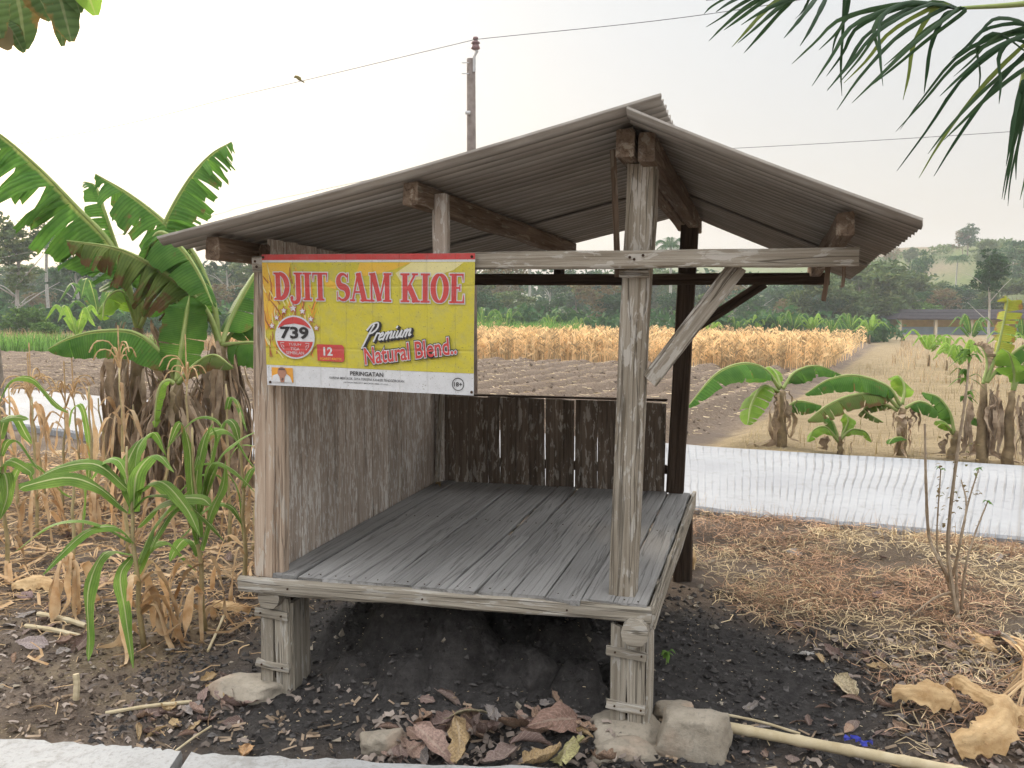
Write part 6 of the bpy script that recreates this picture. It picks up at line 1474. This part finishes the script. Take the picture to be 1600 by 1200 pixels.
def banana_proto(seed, mat, n=8):
    g = random.Random(seed); e = []
    b = MB(); b.tube([Vector((0, 0, -.2)), Vector((.03, 0, .35)), Vector((0, 0, .65))], [.085, .07, .05], 7); tm = b.mesh('stem', None, True); tm.materials.append(M['banana_stem']); lv = []
    for i in range(n):
        a = i * 2.4 + g.uniform(-.3, .3); d = Vector((math.cos(a), math.sin(a), 0)); L = g.uniform(1.0, 1.5); up = g.uniform(.9, 2.2); c = Vector((0, 0, .6))
        bl, rib = banana_blade([c, c + d * L * .22 + Vector((0, 0, .45 * up)), c + d * L * .6 + Vector((0, 0, .75 * up)), c + d * L + Vector((0, 0, .55 * up - .25))], .2, g.uniform(.4, .9), g.uniform(.4, .9), .4, seed * 50 + i, 16)
        me_ = bl.mesh('leaf', None, True); me_.materials.append(M[mat]); lv.append(me_)
    return tm, lv
BP = [banana_proto(1, 'banana'), banana_proto(2, 'banana_young', 9), banana_proto(3, 'banana_young', 6)]
def far_banana(px, py, D, sc, k, label, group=None):
    x = at(px, py, D).x; e = empty('banana_plant', (x, D, gh(x, D)), label, 'banana plant', group, px * .7); e.scale = (sc,) * 3; link('stem', BP[k][0], e)
    for m in BP[k][1]: link('leaf', m, e)
far_banana(1500, 560, 24, .55, 1, 'lime-green banana plant in the dry weeds below the shed'); far_banana(1452, 540, 33, .62, 1, 'bright young banana left of the shed front'); far_banana(1480, 545, 30, .5, 2, 'bright young banana right next to the one by the shed front')
far_banana(1518, 520, 46, .85, 0, 'darker banana plant in front of the shed roof'); far_banana(1575, 520, 40, .65, 1, 'green banana thicket right of the pale trunk'); far_banana(1600, 505, 44, .85, 0, 'banana plant at the right edge near the shed')
far_banana(120, 530, 30, .8, 2, 'small yellow-green banana left of the clump, at the field edge')
far_banana(155, 500, 40, 1.3, 0, 'blue-green banana seen through the left clump')
for i, px in enumerate([755, 775, 790, 1150, 1185, 1215, 1240, 1270, 1300, 1330, 1360, 905, 860, 1110, 690, 380]):
    far_banana(px, 500, rf.uniform(56, 62), rf.uniform(.65, .95), [0, 1, 0][i % 3], 'banana plant in the green band at the foot of the wood', 'bananas at the foot of the wood')

# ------------------------------------------------------------------ shed behind the grass slope
sx0 = at(1404, 520, 78).x; SYD = 78; sz_ = gh(sx0, SYD) - .1; SZ = T(sx0, SYD)
zb = at(1400, 524, SYD).z; ze = at(1400, 499, SYD).z; zr = at(1430, 484, SYD + 2).z
shed = empty('shed', (sx0, SYD, zb), 'low long shed with dark tiled roof and yellow-blue front wall', 'shed')
W_ = 15.0
def sbox(name, a, c, mat):
    b = MB(); (x0, y0, z0), (x1, y1, z1) = a, c
    b.add([(x0, y0, z0), (x1, y0, z0), (x1, y1, z0), (x0, y1, z0), (x0, y0, z1), (x1, y0, z1), (x1, y1, z1), (x0, y1, z1)], [(0, 3, 2, 1), (4, 5, 6, 7), (0, 1, 5, 4), (1, 2, 6, 5), (2, 3, 7, 6), (3, 0, 4, 7)])
    return b.build(name, M[mat], shed)
h_ = ze - zb
sbox('wall', (sx0 + .5, SYD + 1.2, zb - .6), (sx0 + W_, SYD + 5, zb + h_ * .97), 'yellow_board')
sbox('wall_base', (sx0 + .45, SYD + 1.1, zb - .6), (sx0 + W_, SYD + 1.2, zb + h_ * .5), 'bluewall')
for k in range(6): sbox('post', (sx0 + k * 2.9, SYD - .05, zb - .6), (sx0 + k * 2.9 + .22, SYD + .17, zb + h_), 'plaster')
sbox('fascia', (sx0 - .3, SYD - .35, ze - .02), (sx0 + W_, SYD - .25, ze + .09), 'dark_wood')
b = MB(); hr = zr - ze; x0, x1, y0, y1 = sx0 - .35, sx0 + W_ + .3, SYD - .45, SYD + 5.5; ym = (y0 + y1) / 2
b.add([(x0, y0, ze), (x1, y0, ze), (x1, y1, ze), (x0, y1, ze), (x0 + 1.6, ym, zr), (x1 - 1.6, ym, zr)], [(0, 1, 5, 4), (1, 2, 5), (2, 3, 4, 5), (3, 0, 4), (0, 3, 2, 1)])
roof_ = b.build('roof', M['tile_roof'], shed)
for k in range(24):
    q = (k + .5) / 24
    for r_ in range(3):
        xa = x0 + (x1 - x0) * q; t0 = r_ / 3; y_a = y0 + (ym - y0) * t0; z_a = ze + hr * t0
        if xa < x0 + 1.6 * (t0 + .3) or xa > x1 - 1.6 * (t0 + .3): continue
        b = MB(); y_b = y0 + (ym - y0) * (t0 + .36); z_b = ze + hr * (t0 + .36); w_ = (x1 - x0) / 24 * .47
        b.add([(xa - w_, y_a - .02, z_a + .035), (xa + w_, y_a - .02, z_a + .035), (xa + w_, y_b, z_b + .01), (xa - w_, y_b, z_b + .01), (xa - w_, y_a - .02, z_a), (xa + w_, y_a - .02, z_a)], [(0, 1, 2, 3), (4, 5, 1, 0)]); b.build('tile', M['tile_roof'], roof_)

# ------------------------------------------------------------------ utility pole and wires
YP = 12.0; pt = at(736, 92, YP); pb = gpt(pt.x, YP)
pole = empty('utility_pole', pb, 'grey wooden utility pole with brown insulator rising behind the roof', 'pole')
b = MB(); b.tube([pb - Vector((0, 0, .3)), pt], [.068, .052], 14); b.build('shaft', M['pole'], pole, True)
b = MB(); c0 = at(741, 112, YP - .06); c1 = at(741, 88, YP - .06); c2 = at(745, 80, YP - .06); c3 = at(743, 76, YP - .06); b.tube([c0, c1, c2, c3], [.018, .018, .022, .018], 6); b.build('bracket', M['metal'], pole)
b = MB(); i0 = at(743, 78, YP - .06); i1 = at(743, 58, YP - .06); prof_ = [(0, .03), (.10, .055), (.25, .05), (.45, .035), (.5, .055), (.62, .05), (.68, .03), (.8, .028), (.85, .035), (1, .03)]
b.tube([i0.lerp(i1, q_) for q_, _ in prof_], [r_ for _, r_ in prof_], 14); b.build('insulator', M['ceramic'], pole, True)
b = MB(); c = at(731, 176, YP - .07); b.tube([c - Vector((.03, 0, 0)), c + Vector((.03, 0, 0))], .022, 8); b.build('lower_insulator', M['metal'], pole)
for py in (98, 115):
    b = MB(); c = at(733, py, YP - .05); b.tube([c - Vector((.09, 0, 0)), c], .006, 5); b.build('bolt', M['metal'], pole)
def wire(name, pts, label, r=.004):
    b = MB(); b.tube(spline(pts, 40), r, 5); tag(b.build(name, M['wire']), label, 'cable', 'power lines on the utility pole')
top = i1 - Vector((0, .03, .035))
wire('overhead_wire', [at(-500, 300, 26), at(30, 225, 16.4), at(400, 143, 13.6), top], 'upper overhead wire running from the insulator to the left')
wire('overhead_wire', [top, at(1120, 20, 10.6), at(1700, -80, 8.6)], 'upper overhead wire running from the insulator to the right')
low = at(736, 248, YP)
wire('overhead_wire', [at(-400, 480, 26), at(200, 364, 15), at(400, 318, 13.6), low], 'faint lower overhead wire left of the roof', .0028)
wire('overhead_wire', [low, at(1140, 232, 10.4), at(1560, 207, 9.3), at(1750, 190, 8.9)], 'lower overhead wire crossing the sky right of the roof', .0028)
c = at(465, 124, 13.2); b = MB(); b.tube([c + Vector((-.05, 0, .02)), c + Vector((-.03, 0, .035)), c + Vector((-.005, 0, .03)), c + Vector((.03, 0, .005)), c + Vector((.045, 0, -.015)), c + Vector((.09, 0, -.04))], [.004, .018, .022, .026, .012, .008], 8)
tag(b.build('bird', M['bird'], None, True), 'tiny bird perched on the upper left wire', 'bird')

# ------------------------------------------------------------------ haze
k = NT('haze_air'); vp = k.n('VolumePrincipled'); vp.inputs['Color'].default_value = (.88, .93, .98, 1); vp.inputs['Density'].default_value = .0009; vp.inputs['Anisotropy'].default_value = .2
k.t.links.new(vp.outputs[0], k.out.inputs['Volume'])
b = MB(); x0, x1, y0, y1, z0, z1 = -345, 345, -45, 440, -5, 26
b.add([(x0, y0, z0), (x1, y0, z0), (x1, y1, z0), (x0, y1, z0), (x0, y0, z1), (x1, y0, z1), (x1, y1, z1), (x0, y1, z1)], [(0, 3, 2, 1), (4, 5, 6, 7), (0, 1, 5, 4), (1, 2, 6, 5), (2, 3, 7, 6), (3, 0, 4, 7)])
tag(b.build('haze', k.m), 'pale smoky haze filling the valley air', 'haze', kind='stuff')
